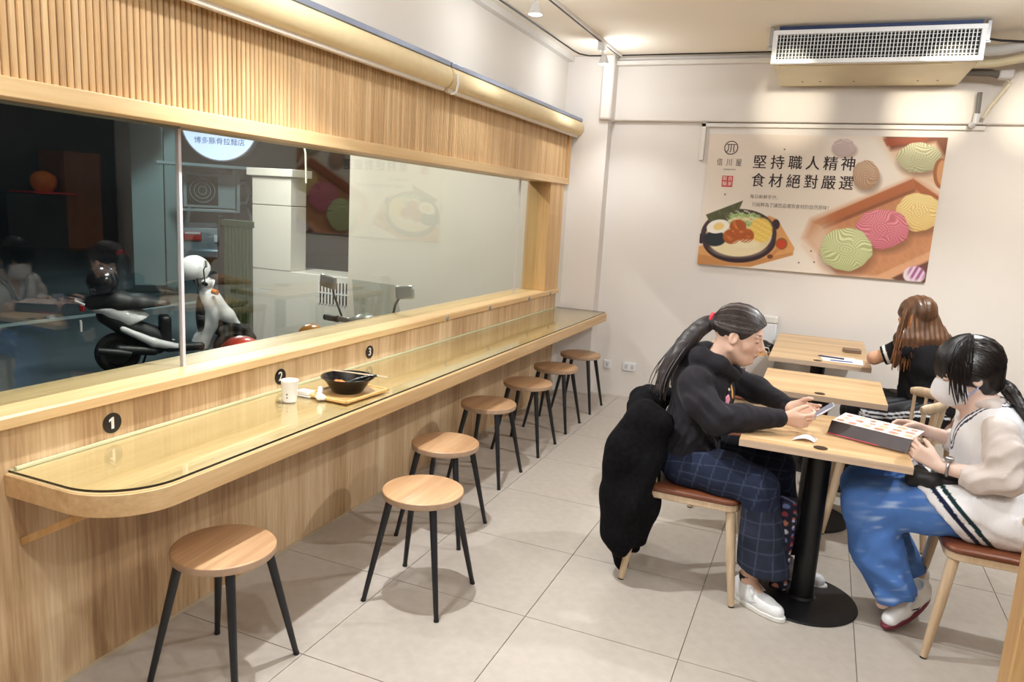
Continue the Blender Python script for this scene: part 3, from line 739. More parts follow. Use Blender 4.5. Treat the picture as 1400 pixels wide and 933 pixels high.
# ------------------------------------------------------------------ woman in the black hoodie
w1 = thing('person', 'seated woman in black hoodie and dark checked trousers looking at phone', 'person', (-.42, 3.2, 0))
HC = (-.288, 3.20, 1.105); HR = basis((.97, -.05, -.20), (0, .02, 1))
F = Field((-.62, 2.90, -.01), (.14, 3.50, 1.26), .004)
head(F, HC, HR, 1.0)
F.cone((-.335, 3.2, 1.05), (-.375, 3.2, .95), .050, .058, .03)
F.chain([(-.40, 3.2, .92), (-.43, 3.2, .80), (-.45, 3.2, .66), (-.46, 3.2, .55)], [.07, .085, .08, .10], .04)
for q, kn, an in ((-1, (-.12, 3.05, .50), (-.125, 3.062, .10)), (1, (-.075, 3.325, .52), (-.02, 3.35, .10))):
    F.chain([(-.43, 3.2+q*.085, .53), kn, an], [.075, .052, .033], .02)
    F.cone(an, (an[0]+.06, an[1]+q*.02-.02, .045), .032, .024, .02)
for q, sh, el, wr in ((-1, (-.41, 3.03, .91), (-.325, 2.985, .775), (-.085, 3.075, .808)), (1, (-.41, 3.37, .91), (-.205, 3.415, .83), (-.055, 3.265, .815))):
    F.chain([(-.39, 3.2, .92), sh, el, wr], [.06, .048, .038, .0245], .02)
hand(F, (-.072, 3.078, .808), (.97, .18, -.05), (-.05, .95, .30), -1, (.75, .85, .9, .95), (.55, .35))
hand(F, (-.045, 3.262, .815), (.95, -.30, .02), (-.1, -.95, .25), 1, (.7, .75, .85, .9), (.55, .35))
def c_w1(V):
    c = face_colour(V, SKIN, HC, HR); return c
soft(F, 'body', M_SKIN, w1, c_w1)
M_HOOD = vcol('black_hoodie_cotton', .85, sheen=.05, bump=.35, bscale=220, spec=.2)
F = Field((-.66, 2.88, .48), (.0, 3.52, 1.06), .0055)
F.ell((-.445, 3.2, .60), (.128, .185, .095), k=.03); F.ell((-.430, 3.2, .70), (.128, .178, .13), k=.04); F.ell((-.408, 3.2, .84), (.130, .185, .14), k=.05)
F.cone((-.425, 3.035, .915), (-.425, 3.365, .915), .058, .058, .05)
F.chain([(-.42, 3.03, .905), (-.385, 2.992, .84), (-.325, 2.982, .785), (-.22, 3.02, .800), (-.13, 3.055, .806)], [.068, .066, .060, .053, .044], .03)
F.cone((-.130, 3.055, .806), (-.085, 3.072, .808), .040, .037, .006)
F.chain([(-.42, 3.37, .905), (-.32, 3.405, .87), (-.205, 3.415, .838), (-.10, 3.31, .822)], [.068, .062, .055, .042], .03)
F.cone((-.10, 3.31, .822), (-.07, 3.282, .818), .039, .036, .006)
# hood lying round the neck
F.chain([(-.285, 3.16, .94), (-.345, 3.11, .985), (-.425, 3.115, 1.005), (-.475, 3.2, 1.0), (-.425, 3.285, 1.005), (-.345, 3.29, .985), (-.285, 3.24, .94)], [.028, .036, .042, .050, .042, .036, .028], .02)
F.cone((-.47, 3.2, .97), (-.51, 3.2, .88), .06, .035, .04)
F.cone((-.315, 3.2, 1.06), (-.36, 3.2, .96), .060, .050, .02, True)
F.cut((-.40, 3.2, .535), (.25, 0, -1))
def folds(x, y, z):
    f = .006*np.sin(80*z+35*x+18*np.sin(14*y+6*x))*np.exp(-((x+.34)**2+(z-.78)**2)/.02) + .0075*np.sin(70*z+16*y+9*np.sin(20*x))*np.exp(-((z-.63)**2)/.006)
    return f + wob((x, y, z), .0022, 42, 3)
F.warp(folds)
def c_hood(V):
    x, y, z = V.T; c = np.tile(lin((36, 33, 38)), (len(V), 1))
    rib = ((z < .575+.25*(x+.40)) | ((x > -.128) & (z > .75)))
    c[rib] *= (.85+.3*(np.sin((y*260)[rib]) > 0))[:, None]
    ad = (np.abs(y-3.2) < .012) & (x > -.36) & (z > .60) & (z < .93); c[ad] *= .6
    return c
hd = soft(F, 'hoodie', M_HOOD, w1, c_hood, 2)
M_PINK = mat('pink_print', (232, 150, 168), .7, var=.3, vscale=120); M_ORNG = mat('orange_print', (236, 170, 90), .7, var=.2, vscale=120); M_CREAM = mat('cream_print', (236, 226, 206), .7, var=.1)
def patch(name, c, n, u, r, m, parent, seg=14, sy=1.):
    B = basis(n, u); c = np.array(c)-np.array(parent.matrix_world.translation) if False else np.array(c)
    vs = []; fs = []
    for k in range(seg):
        a = 2*PI*k/seg; rr = r*(1+.15*math.cos(5*a)); vs.append(c+B@np.array((0, rr*math.cos(a), rr*sy*math.sin(a))))
    for k in range(seg):
        vs.append(np.array(vs[k])+B[:, 0]*.004)
    fs = [tuple(range(seg)), tuple(range(2*seg-1, seg-1, -1))]+[(k, (k+1) % seg, seg+(k+1) % seg, seg+k) for k in range(seg)]
    return vs, fs
bpy.context.view_layer.update()
off = np.array(w1.location)
for yy, zz_, r, m, sy, nm in ((3.10, .845, .016, M_PINK, 1.25, 'pink_badge'), (3.118, .885, .006, M_CREAM, 1., 'cream_dot'), (3.14, .872, .006, M_ORNG, 4.5, 'orange_lettering')):
    c = (-.408+.130*math.sqrt(1-((yy-3.2)/.185)**2-((zz_-.84)/.14)**2)+.003, yy, zz_)
    vs, fs = patch(nm, np.array(c)-off, ((c[0]+.408)/.0169, (yy-3.2)/.0342, (zz_-.84)/.0196), (0, 0, 1), r, m, None, sy=sy)
    b_ = MB().add(vs, fs); o = b_.build(nm, m, hd)
strands('drawstring', [[(-.318, 3.165, .955), (-.298, 3.16, .91), (-.290, 3.155, .86)], [(-.318, 3.235, .955), (-.298, 3.24, .91), (-.290, 3.24, .87)]], .0035, MATS['black_metal'], hd)
# trousers
M_PLAID = vcol('checked_trouser_cloth', .85, bump=.25, bscale=300, spec=.2)
F = Field((-.66, 2.88, .10), (.14, 3.52, .70), .0055)
F.ell((-.455, 3.2, .55), (.125, .19, .095), k=.03)
F.chain([(-.43, 3.105, .535), (-.28, 3.07, .535), (-.135, 3.05, .505)], [.105, .098, .084], .03)
F.chain([(-.135, 3.05, .505), (-.105, 3.045, .33), (-.075, 3.04, .17)], [.084, .088, .103], .03)
F.chain([(-.43, 3.295, .535), (-.25, 3.315, .545), (-.085, 3.325, .525)], [.105, .095, .080], .03)
F.chain([(-.085, 3.325, .525), (-.045, 3.335, .33), (-.02, 3.35, .17)], [.080, .082, .094], .03)
F.cut((-.07, 3.1, .168), (-.12, 0, -1))
F.cone((-.07, 3.045, .08), (-.085, 3.045, .24), .085, .06, .01, True); F.cone((-.02, 3.35, .08), (-.03, 3.345, .24), .075, .05, .01, True)
F.cut((-.45, 3.2, .62), (0, 0, 1))
F.cut((-.45, 3.2, .4585), (0, 0, -1), .01, (-.66, 2.88, .2), (-.19, 3.52, .70))
F.warp(lambda x, y, z: .004*np.sin(55*x+40*z+9*np.sin(17*y))*np.exp(-((x+.12)**2+(z-.45)**2)/.012)+wob((x, y, z), .0025, 30, 5))
def c_pl(V):
    x, y, z = V.T; c = np.tile(lin((32, 38, 58)), (len(V), 1))
    shin = (z < .44) & (x > -.24)
    c[shin] = lin((38, 42, 56))  # lamp light on the lower legs put into the cloth colour
    u = np.where(shin, z, x*.97-.2*z); hip = np.where(y < 3.2, 3.06, 3.32)
    v = np.where(shin, np.arctan2(y-hip, x+.10-.3*(.33-z)*0)*.1, np.arctan2(z-.53, y-hip)*.1)
    g = (np.abs((u+1) % .062-.031) < .0026) | (np.abs((v+1) % .058-.029) < .0026)
    c[g] = c[g]*.91+lin((140, 156, 190))*.09
    return c*(1+.12*nz3(V, 60, 8))[:, None]
soft(F, 'trousers', M_PLAID, w1, c_pl, 2)
M_SOCK = mat('black_sock', (30, 24, 34), .9, var=.1)
so = MB().tube([(-.127-w1.location.x, 3.063-3.2, .125), (-.128-w1.location.x, 3.064-3.2, .07)], [.0375, .036], 16).build('sock', M_SOCK, w1)
shoe('shoe', (-.172, 3.088, 0), (.84, -.54), w1, mark=mat('grey_mark', (196, 196, 200), .5))
shoe('shoe', (-.05, 3.37, 0), (.97, -.1), w1)
# hair
HAIR1 = mat('black_grey_hair', (44, 38, 38), .48, var=.45, vscale=26, stretch=(1, 1, .3), spec=.5); GREY = mat('grey_hair_strand', (112, 104, 100), .4, var=.3, vscale=40); HAIR1B = mat('brown_black_hair_strand', (60, 50, 48), .5, var=.3, vscale=40)
F = Field((-.66, 3.04, .82), (-.14, 3.36, 1.27), .0045)
g1 = lambda x, y, z: np.array(HC)+HR@np.array((x, y, z))
F.ell(g1(-.009, 0, .041), (.110, .084, .092), HR, .01)
F.cut(g1(.036, 0, 0), HR@np.array((1, 0, -.78)), .012)
F.cut(g1(0, 0, -.066), HR@np.array((0.5, 0, -1)), .012)
TIE = g1(-.120, 0, .030)
tail = bez(TIE, TIE+np.array((-.05, -.01, -.03)), (-.495, 3.13, 1.065), (-.535, 3.11, .985), 8)
tail2 = bez((-.535, 3.11, .985), (-.56, 3.10, .94), (-.572, 3.085, .90), (-.572, 3.08, .855), 5)
F.chain(list(tail)+list(tail2[1:]), [.018, .026, .030, .032, .032, .031, .030, .028, .026, .022, .017, .008], .022)
F.warp(lambda x, y, z: .0016*np.sin(260*(y-3.2)+40*x)+wob((x, y, z), .0012, 90, 4))
hr = soft(F, 'hair', HAIR1, w1, None, 1)
st_, gr_, br_ = [], [], []
rad = np.array((.1115, .0852, .0932)); ctr = g1(-.009, 0, .041); en = (-.112, 0, -.012)
for i in range(330):
    a = rng.uniform(-1.75, 1.75)
    for t in np.linspace(.02, 1.9, 60):
        u = np.array((.1115*math.cos(t), .0852*math.sin(t)*math.sin(a), .0932*math.sin(t)*math.cos(a)))
        if u[0]-.009 <= .033+.78*(u[2]+.041) and u[2]+.041 > -.05-.4*u[0]*0: break
    (gr_ if i % 6 == 0 else br_ if i % 2 else st_).append(tuple(u))
strands('strand_lock', hair_lines(ctr, HR, rad, st_+br_, en, 9), .0017, HAIR1B, hr, 4)
strands('grey_strand_lock', hair_lines(ctr, HR, rad*1.004, gr_, en, 9), .0014, GREY, hr, 4)
tl = []
for i in range(60):
    o3 = rng.normal(size=3)*.009; a = np.concatenate([tail, tail2[1:]]); k = np.linspace(.3, 1.3, len(a))[:, None]; tl.append(list(a+o3*k*1.7))
strands('ponytail_strands', tl, .002, HAIR1B, hr, 4)
MB().tube([tuple(np.array(TIE)+HR@np.array((-.008, .023*math.cos(t), .023*math.sin(t)))-off) for t in np.linspace(0, 2*PI, 16)], .009, 8, caps=False).build('hair_tie', mat('red_hair_tie', (214, 44, 66), .6), hr)

# ------------------------------------------------------------------ girl with mask and white knit vest
w2 = thing('person', 'seated girl in white knit vest, jeans and face mask holding a menu', 'person', (.72, 3.2, 0))
HC2 = (.552, 3.20, 1.058); HR2 = basis((-.93, -.20, -.30), (-.1, .0, 1))
F = Field((.16, 2.90, -.01), (.90, 3.52, 1.25), .004)
head(F, HC2, HR2, 1.03)
F.cone((.585, 3.2, 1.0), (.63, 3.2, .92), .046, .055, .03)
F.chain([(.64, 3.2, .91), (.66, 3.2, .80), (.70, 3.2, .66), (.75, 3.2, .55)], [.08, .105, .10, .12], .04)
for q, kn, an in ((-1, (.275, 3.12, .525), (.445, 3.14, .175)), (1, (.27, 3.33, .52), (.50, 3.36, .13))):
    F.chain([(.74, 3.2+q*.085, .53), kn, an], [.075, .05, .032], .02); F.cone(an, (an[0]-.06, an[1]-.02, an[2]-.07), .032, .024, .02)
for q, sh, el, wr in ((-1, (.66, 3.035, .89), (.700, 2.995, .722), (.492, 3.032, .728)), (1, (.655, 3.365, .89), (.66, 3.40, .73), (.470, 3.325, .785))):
    F.chain([(.65, 3.2, .91), sh, el, wr], [.06, .045, .036, .0235], .02)
hand(F, (.480, 3.034, .732), (-.86, .22, .42), (.15, .85, .10), 1, (.95, 1.0, 1.05, 1.1), (.4, .5), .9)
hand(F, (.458, 3.322, .788), (-.97, -.12, .16), (-.1, -.75, -.55), -1, (.55, .6, .7, .8), (.35, .4), .9)
soft(F, 'body', M_SKIN, w2, lambda V: face_colour(V, SKINP, HC2, HR2, 1.03))
# shirt sleeves under the vest
M_SHIRT = mat('pale_beige_shirt_cotton', (216, 204, 198), .8, var=.03, bump=.2, bscale=200)
F = Field((.44, 2.88, .60), (.86, 3.52, .99), .0055)
F.chain([(.655, 3.04, .89), (.672, 3.005, .82), (.692, 2.992, .735), (.62, 3.005, .712), (.555, 3.02, .715)], [.060, .064, .062, .054, .040], .02)
F.chain([(.655, 3.36, .89), (.668, 3.39, .82), (.66, 3.40, .745), (.60, 3.375, .748), (.545, 3.35, .762)], [.062, .066, .062, .055, .038], .03)
F.chain([(.600, 3.15, .955), (.64, 3.12, .965), (.675, 3.2, .965), (.64, 3.28, .965), (.600, 3.25, .955), (.575, 3.21, .90)], [.018, .024, .026, .024, .018, .016], .015)
F.cut((.548, 3.0, .715), (-1, .1, 0), .004, (.44, 2.88, .6), (.62, 3.12, .80)); F.cut((.540, 3.35, .76), (-1, 0, 0), .004, (.44, 3.28, .6), (.62, 3.52, .82))
F.warp(lambda x, y, z: .008*np.abs(np.sin(48*z-36*x+7*np.sin(25*y)))*np.exp(-((x-.66)**2+(z-.76)**2)/.02)+wob((x, y, z), .004, 45, 9))
soft(F, 'shirt', M_SHIRT, w2, None, 2)
M_VEST = vcol('white_knit', .9, sheen=.1, bump=.5, bscale=260, spec=.2)
F = Field((.36, 2.93, .42), (.95, 3.47, 1.0), .0055)
F.ell((.665, 3.2, .82), (.128, .172, .15), k=.05); F.ell((.690, 3.2, .70), (.135, .165, .13), k=.05); F.ell((.735, 3.2, .57), (.165, .225, .13), k=.05); F.ell((.60, 3.2, .59), (.19, .222, .100), k=.04)
for y in (3.105, 3.295): F.cone((.50, y, .555), (.82, y, .55), .126, .130, .03)
F.cone((.655, 3.055, .905), (.655, 3.345, .905), .052, .052, .05)
for y in (3.0, 3.4): F.ell((.668, y+(.0 if y < 3.2 else 0), .865), (.062, .045, .085), k=.012, sub=True)
F.cone((.585, 3.2, 1.04), (.625, 3.2, .915), .064, .060, .015, True); F.cone((.56, 3.2, .96), (.535, 3.2, .81), .055, .010, .01, True)
hp = np.array((.452, 3.05, .62)); hn = np.array((-.72, 0, -.69)); hn /= np.linalg.norm(hn)
F.cut(hp, hn)
F.cut((.7, 3.2, .4575), (0, 0, -1), .01)
F.warp(lambda x, y, z: .004*np.sin(60*z+25*x+10*np.sin(22*y))*np.exp(-((z-.62)**2)/.01)+.0012*np.sin(420*np.arctan2(y-3.2, x-.68)*.16)+wob((x, y, z), .003, 30, 12))
def c_vest(V):
    x, y, z = V.T; c = np.tile(lin((238, 236, 238)), (len(V), 1)); d = -((V-hp)@hn)
    navy = lin((28, 34, 62))
    b = (d > .028) & (d < .045); c[b] = navy; b = (d > .058) & (d < .074); c[b] = lin((22, 48, 52))
    # V neck edge: distance from the neck opening axis
    a = np.array((.585, 3.2, 1.04)); bb = np.array((.625, 3.2, .915)); a2 = np.array((.56, 3.2, .96)); b2 = np.array((.535, 3.2, .81))
    def dist(a, b, ra, rb):
        ab = b-a; t = np.clip(((V-a)@ab)/(ab@ab), 0, 1); return np.linalg.norm(V-a-ab*t[:, None], axis=1)-(ra+(rb-ra)*t)
    e = np.minimum(dist(a, bb, .064, .060), dist(a2, b2, .055, .010))
    b = ((e > .014) & (e < .024)) | ((e > .034) & (e < .043)); c[b & (z > .74)] = navy
    return c
soft(F, 'knit_vest', M_VEST, w2, c_vest, 2)
M_JEAN = vcol('blue_denim', .8, bump=.3, bscale=260, spec=.25)
F = Field((.13, 2.90, .06), (.95, 3.54, .72), .0055)
F.ell((.76, 3.2, .55), (.12, .19, .10), k=.03)
F.chain([(.72, 3.105, .55), (.48, 3.105, .552), (.285, 3.115, .515)], [.105, .110, .100], .03)
F.chain([(.285, 3.115, .515), (.335, 3.12, .33), (.420, 3.13, .17)], [.100, .095, .080], .03)
F.chain([(.72, 3.295, .55), (.48, 3.31, .545), (.28, 3.33, .51)], [.105, .105, .092], .03)
F.chain([(.28, 3.33, .51), (.37, 3.345, .32), (.49, 3.36, .16)], [.092, .088, .075], .03)
F.cut((.415, 3.13, .130), (.35, 0, -1), .004); 
F.cone((.45, 3.14, .06), (.40, 3.13, .22), .066, .045, .008, True); F.cone((.52, 3.36, .06), (.45, 3.35, .22), .062, .042, .008, True)
F.cut((.75, 3.2, .4585), (0, 0, -1), .01, (.55, 2.9, .2), (.95, 3.54, .7))
F.warp(lambda x, y, z: .007*np.sin(60*z+30*x+9*np.sin(16*y))*np.exp(-((x-.40)**2+(z-.22)**2)/.02)+.005*np.sin(70*x-50*z+8*np.sin(20*y))*np.exp(-((x-.34)**2+(z-.46)**2)/.015)+wob((x, y, z), .003, 28, 15))
def c_jean(V):
    x, y, z = V.T; c = np.tile(lin((80, 122, 192)), (len(V), 1))
    n = nz3(V, 22, 2)*.5+nz3(V*np.array((1, 1, 2.2)), 70, 6)*.5
    w = np.clip((n-.25)*1.6, 0, 1)*np.exp(-((x-.40)**2/.012+(z-.50)**2/.012))*1.4+np.clip((n-.2)*1.4, 0, 1)*np.exp(-((x-.37)**2/.008+(z-.24)**2/.015))*1.2
    w = np.clip(w, 0, .9)[:, None]; c = c*(1-w)+lin((186, 206, 232))*w
    return c*(1+.13*nz3(V, 35, 21))[:, None]
soft(F, 'jeans', M_JEAN, w2, c_jean, 2)
M_RED = mat('maroon_rubber', (110, 34, 52), .5, var=.05); M_NAVY = mat('navy_mark', (40, 36, 84), .5)
shoe('shoe', (.565, 3.262, .100), (-.70, -.72), w2, .37, M_RED, None, .255, M_NAVY)
shoe('shoe', (.585, 3.46, .075), (-.80, -.60), w2, .30, M_RED, None, .25, M_NAVY)
# mask
M_MASK = mat('white_mask_fabric', (236, 236, 242), .8, var=.02, bump=.1, bscale=150)
g2 = lambda x, y, z: np.array(HC2)+HR2@(np.array((x, y, z))*1.03)
F = Field(np.array(HC2)-.16, np.array(HC2)+.16, .0042)
F.ell(g2(.048, 0, -.048), (.076, .070, .066), HR2, .01); F.cone(g2(.09, 0, -.01), g2(.108, 0, -.045), .018, .020, .02)
F.cut(g2(.03, 0, 0), HR2@np.array((-1, 0, .1)), .004); F.cut(g2(.07, 0, .002), HR2@np.array((-.25, 0, 1)), .006)
V_, Q_ = F.surface(); V_ = relax(V_, Q_, 2)
mk = bpy.data.objects.new('face_mask', np_mesh('face_mask', V_-np.array(w2.location), Q_, M_MASK)); COL.objects.link(mk); mk.parent = w2
strands('ear_loop', [[g2(.035, q*.066, -.02), g2(.012, q*.078, .004), g2(-.012, q*.084, .012), g2(-.018, q*.082, -.012)] for q in (-1, 1)]+[[g2(.035, q*.062, -.07), g2(.0, q*.076, -.045), g2(-.018, q*.082, -.012)] for q in (-1, 1)], .0026, mat('pale_blue_elastic', (176, 186, 228), .7), mk)
# hair
HAIR2 = mat('glossy_black_hair', (22, 16, 16), .36, var=.5, vscale=26, stretch=(1, 1, .3), spec=.6); HAIR2B = mat('black_hair_strand', (30, 22, 22), .34, var=.4, vscale=40, spec=.6)
F = Field((.37, 3.02, .80), (.84, 3.36, 1.24), .0045)
F.ell(g2(-.020, 0, .040), (.119, .098, .106), HR2, .01)
F.ell(g2(-.045, 0, -.015), (.080, .082, .090), HR2, .02)
F.ell(g2(.112, 0, -.072), (.098, .082, .080), HR2, .012, True); F.ell(g2(.055, 0, -.105), (.070, .12, .062), HR2, .012, True); F.cut(g2(0, 0, -.085), HR2@np.array((.4, 0, -1)), .012)
T2 = g2(-.108, 0, -.055)
tail = bez(T2, T2+np.array((.04, -.02, -.02)), (.725, 3.13, .97), (.80, 3.10, .87), 9)
F.chain(list(tail), [.016, .020, .022, .022, .021, .019, .016, .012, .006], .01)
F.warp(lambda x, y, z: .0012*np.sin(280*(y-3.2)+50*x)+wob((x, y, z), .001, 90, 4))
hr2 = soft(F, 'hair', HAIR2, w2, None, 1)
L = []
rad = np.array((.1205, .0995, .1075)); ctr = g2(-.020, 0, .040)
for i in range(150):
    a = rng.uniform(-1.3, 1.3); L += hair_lines(ctr, HR2, rad, [(.02+.07*math.cos(a), .095*math.sin(a), .085*math.cos(a)+rng.uniform(-.03, .02))], (-.09, 0, -.075), 9, 1.)
strands('strand_lock', L, .0017, HAIR2B, hr2, 4)
L = []
for i in range(190):                                           # fringe falling over the forehead, longer at the temples
    y = rng.uniform(-.092, .092); q_ = abs(y)/.092
    ze = -.036-.012*rng.uniform(0, 1) if q_ < .62 else -.05-.065*rng.uniform(0, 1)
    if rng.uniform() < .16: ze -= .035
    st_d = np.array((rng.uniform(-.02, .03), y*.35, .10)); en_d = np.array((.112*math.sqrt(max(.05, 1-(q_*.93)**2)), y*.98+rng.normal()*.004, ze))
    rr2 = np.array((.119, .098, .106))*rng.uniform(1.0, 1.035)
    l_ = hair_lines(ctr, HR2, rr2, [st_d], en_d/np.linalg.norm(en_d/rr2), 10)[0]
    L.append([p-HR2[:, 2]*.0 for p in l_])
for i in range(46):                                            # loose locks beside the mask
    q_ = -1 if i % 3 else 1; x0 = rng.uniform(.035, .085); y0 = q_*(.088-.25*max(0, x0-.045))
    L.append([g2(*p) for p in bez((x0-.03, y0*.86, .075), (x0-.005, y0*1.10, .04), (x0+.004, y0*1.06, -.01), (x0+rng.uniform(-.012, .012), y0*(.88+.1*rng.uniform()), -.045-.045*rng.uniform()), 9)])
strands('fringe', L, .0021, HAIR2, hr2, 4)
L = [[p+rng.normal(size=3)*0+o3*np.sin(np.pi*min(1, .25+k/len(tail))) for k, p in enumerate(tail)] for o3 in rng.normal(size=(36, 3))*.011]
strands('ponytail_strands', L, .0018, HAIR2B, hr2, 4)
MB().tube([tuple(np.array(T2)+HR2@np.array((.0, .018*math.cos(t), .018*math.sin(t)))-np.array(w2.location)) for t in np.linspace(0, 2*PI, 16)], .006, 8, caps=False).build('hair_tie', M_BLACK, hr2)
# watch
wa = thing('wrist_watch', 'silver wristwatch on the masked girl\'s near wrist', 'watch', (.515, 3.029, .7285))
ax_ = np.array((-.208, .037, .006)); BW = basis(ax_, (0, -.6, .8))
ring = [tuple(BW@np.array((0, .0305*math.cos(t), .0305*math.sin(t)))) for t in np.linspace(0, 2*PI, 20)]
MB().tube(ring, .0055, 8, caps=False).build('bracelet', M_STEEL, wa)
cdir = BW@np.array((0, -.45, .89)); 
MB().cyl(tuple(BW@np.array((0, -.013, .029))), tuple(BW@np.array((0, -.017, .038))), .016, n=20).build('case', M_STEEL, wa)
MB().cyl(tuple(BW@np.array((0, -.017, .038))), tuple(BW@np.array((0, -.0174, .0386))), .0125, n=20).build('dial', mat('white_dial', (240, 240, 240), .3), wa)
# black pouch on her lap
F = Field((.33, 2.93, .58), (.62, 3.25, .74), .005)
F.cone((.425, 3.04, .668), (.55, 3.07, .665), .028, .026, .02); F.cone((.42, 3.06, .66), (.44, 3.09, .675), .034, .03, .02); F.cone((.47, 3.05, .655), (.53, 3.1, .66), .03, .03, .02)
F.warp(lambda x, y, z: wob((x, y, z), .004, 60, 33))
po = tag(soft(F, 'lap_pouch', mat('black_nylon', (26, 24, 26), .6, var=.2, vscale=30, bump=.2), None), 'crumpled black nylon pouch lying on the masked girl\'s lap', 'pouch')

# ------------------------------------------------------------------ woman with long brown hair, seen from behind
w3 = thing('person', 'woman with long brown hair in black T-shirt seated with back turned', 'person', (.62, 4.78, 0))
HC3 = (.535, 4.80, 1.075); HR3 = basis((-.62, .66, -.42), (0, .1, 1))
F = Field((.14, 4.40, -.01), (.92, 5.22, 1.24), .006)
head(F, HC3, HR3, .98)
F.cone((.56, 4.77, 1.02), (.595, 4.75, .93), .046, .055, .03)
F.chain([(.60, 4.75, .90), (.605, 4.75, .80), (.63, 4.76, .66), (.655, 4.77, .55)], [.06, .08, .08, .10], .04)
for sh, el, wr in (((.465, 4.69, .90), (.345, 4.74, .835), (.36, 4.99, .80)), ((.73, 4.86, .90), (.72, 5.05, .82), (.50, 5.10, .80))):
    F.chain([(.60, 4.75, .89), sh, el, wr], [.05, .040, .036, .024], .02)
hand(F, (.36, 4.99, .80), (.1, 1, .02), (.3, 0, -1), 1, (.3, .3, .35, .4), s=.85); hand(F, (.49, 5.10, .80), (-1, .15, .02), (0, .3, -1), 1, (.3, .3, .35, .4), s=.85)
for q, kn, an in ((-1, (.29, 4.64, .52), (.30, 4.66, .09)), (1, (.34, 4.97, .52), (.37, 4.99, .09))):
    F.chain([(.65, 4.78+q*.09, .53), kn, an], [.08, .052, .034], .02); F.cone(an, (an[0]-.07, an[1], .04), .032, .026, .02)
soft(F, 'body', M_SKIN, w3, lambda V: face_colour(V, (222, 172, 140), HC3, HR3, .98))
M_TEE = vcol('black_tee_cotton', .85, bump=.25, bscale=220, spec=.2)
F = Field((.28, 4.46, .44), (.94, 5.10, 1.0), .006)
F.ell((.605, 4.755, .82), (.125, .125, .15), k=.05); F.ell((.625, 4.76, .68), (.13, .125, .13), k=.05); F.ell((.65, 4.77, .57), (.15, .15, .10), k=.05)
F.cone((.475, 4.70, .915), (.725, 4.84, .915), .060, .060, .05)
F.chain([(.475, 4.695, .905), (.395, 4.715, .862)], [.062, .056], .02); F.chain([(.725, 4.85, .905), (.722, 4.95, .865)], [.062, .058], .02)
F.cut((.385, 4.72, .86), (-1, .15, -.5), .004, (.28, 4.5, .7), (.46, 4.9, 1.0)); F.cut((.65, 4.77, .475), (0, 0, -1), .01)
F.warp(lambda x, y, z: .004*np.sin(60*z+25*x+10*np.sin(22*y))*np.exp(-((z-.66)**2)/.02)+wob((x, y, z), .003, 34, 25))
def c_tee(V):
    c = np.tile(lin((24, 22, 25)), (len(V), 1)); n = np.array((-1, .15, -.5)); n /= np.linalg.norm(n); d = -((V-np.array((.385, 4.72, .86)))@n)
    c[(d > .016) & (d < .031) & (V[:, 0] < .45) & (V[:, 2] > .76)] = lin((232, 230, 226)); return c
soft(F, 't_shirt', M_TEE, w3, c_tee, 2)
M_TRACK = vcol('black_track_nylon', .55, bump=.2, bscale=120, spec=.35)
F = Field((.14, 4.44, .05), (.86, 5.16, .68), .006)
F.ell((.66, 4.78, .54), (.13, .18, .095), k=.03)
for q, kn, an in ((-1, (.29, 4.64, .53), (.30, 4.66, .10)), (1, (.34, 4.97, .53), (.37, 4.99, .10))):
    F.chain([(.64, 4.78+q*.09, .545), kn], [.10, .082], .03); F.chain([kn, an], [.082, .066], .03)
F.cut((.3, 4.8, .10), (0, 0, -1)); F.cut((.66, 4.78, .459), (0, 0, -1), .01, (.47, 4.4, .2), (.86, 5.2, .7))
F.warp(lambda x, y, z: .005*np.sin(60*x+40*z+9*np.sin(17*y))+wob((x, y, z), .003, 30, 45))
def c_tr(V):
    x, y, z = V.T; c = np.tile(lin((22, 21, 25)), (len(V), 1))
    d = z-(.555+.02*np.sin(12*x)); e = x-.30
    for off_ in (0., .022):
        b = (np.abs(d-off_+.01) < .0055) & (x > .30) & (y < 4.78); c[b] = lin((230, 230, 232))
        b = (np.abs(e-off_-.0) < .0055) & (z < .55) & (y < 4.68); c[b] = lin((230, 230, 232))
    return c
soft(F, 'track_pants', M_TRACK, w3, c_tr, 2)
for h, f in (((.375, 4.66, 0), (-1, 0)), ((.445, 4.99, 0), (-1, 0))): shoe('shoe', h, f, w3, 0, None, mat('dark_shoe', (40, 40, 44), .6) if 'dark_shoe' not in MATS else MATS['dark_shoe'])
HAIR3 = mat('auburn_hair', (100, 68, 46), .36, var=.35, vscale=20, stretch=(1, 1, .2), spec=.5); HAIR3B = mat('copper_hair_strand', (160, 104, 62), .36, var=.3, vscale=30); HAIR3C = mat('dark_brown_strand', (70, 46, 32), .36, var=.3, vscale=30)
F = Field((.36, 4.55, .72), (.82, 5.0, 1.24), .0055)
g3 = lambda x, y, z: np.array(HC3)+HR3@(np.array((x, y, z))*.98)
F.ell(g3(-.020, 0, .040), (.112, .092, .100), HR3, .01)
F.cut(g3(.045, 0, .01), HR3@np.array((1, 0, -.5)), .012)
cr = g3(-.03, 0, .12)
ends = []
for i in range(16):
    t = i/15; e = np.array((.45+.27*t, 4.665+.11*t, .81+.04*math.sin(9*t)+.05*t)); m = np.array((.46+.235*t, 4.675+.09*t, .975)); r0 = .026
    F.chain([cr*(.7)+m*.3+np.array((0, -.01, .02)), m, (m+e)/2+np.array((0, -.008, 0)), e], [.03, .034, .026, .010], .02)
F.warp(lambda x, y, z: .0022*np.sin(210*(x+.4*y))+wob((x, y, z), .0015, 70, 4))
hr3 = soft(F, 'hair', HAIR3, w3, None, 1)
A, B_, C_ = [], [], []
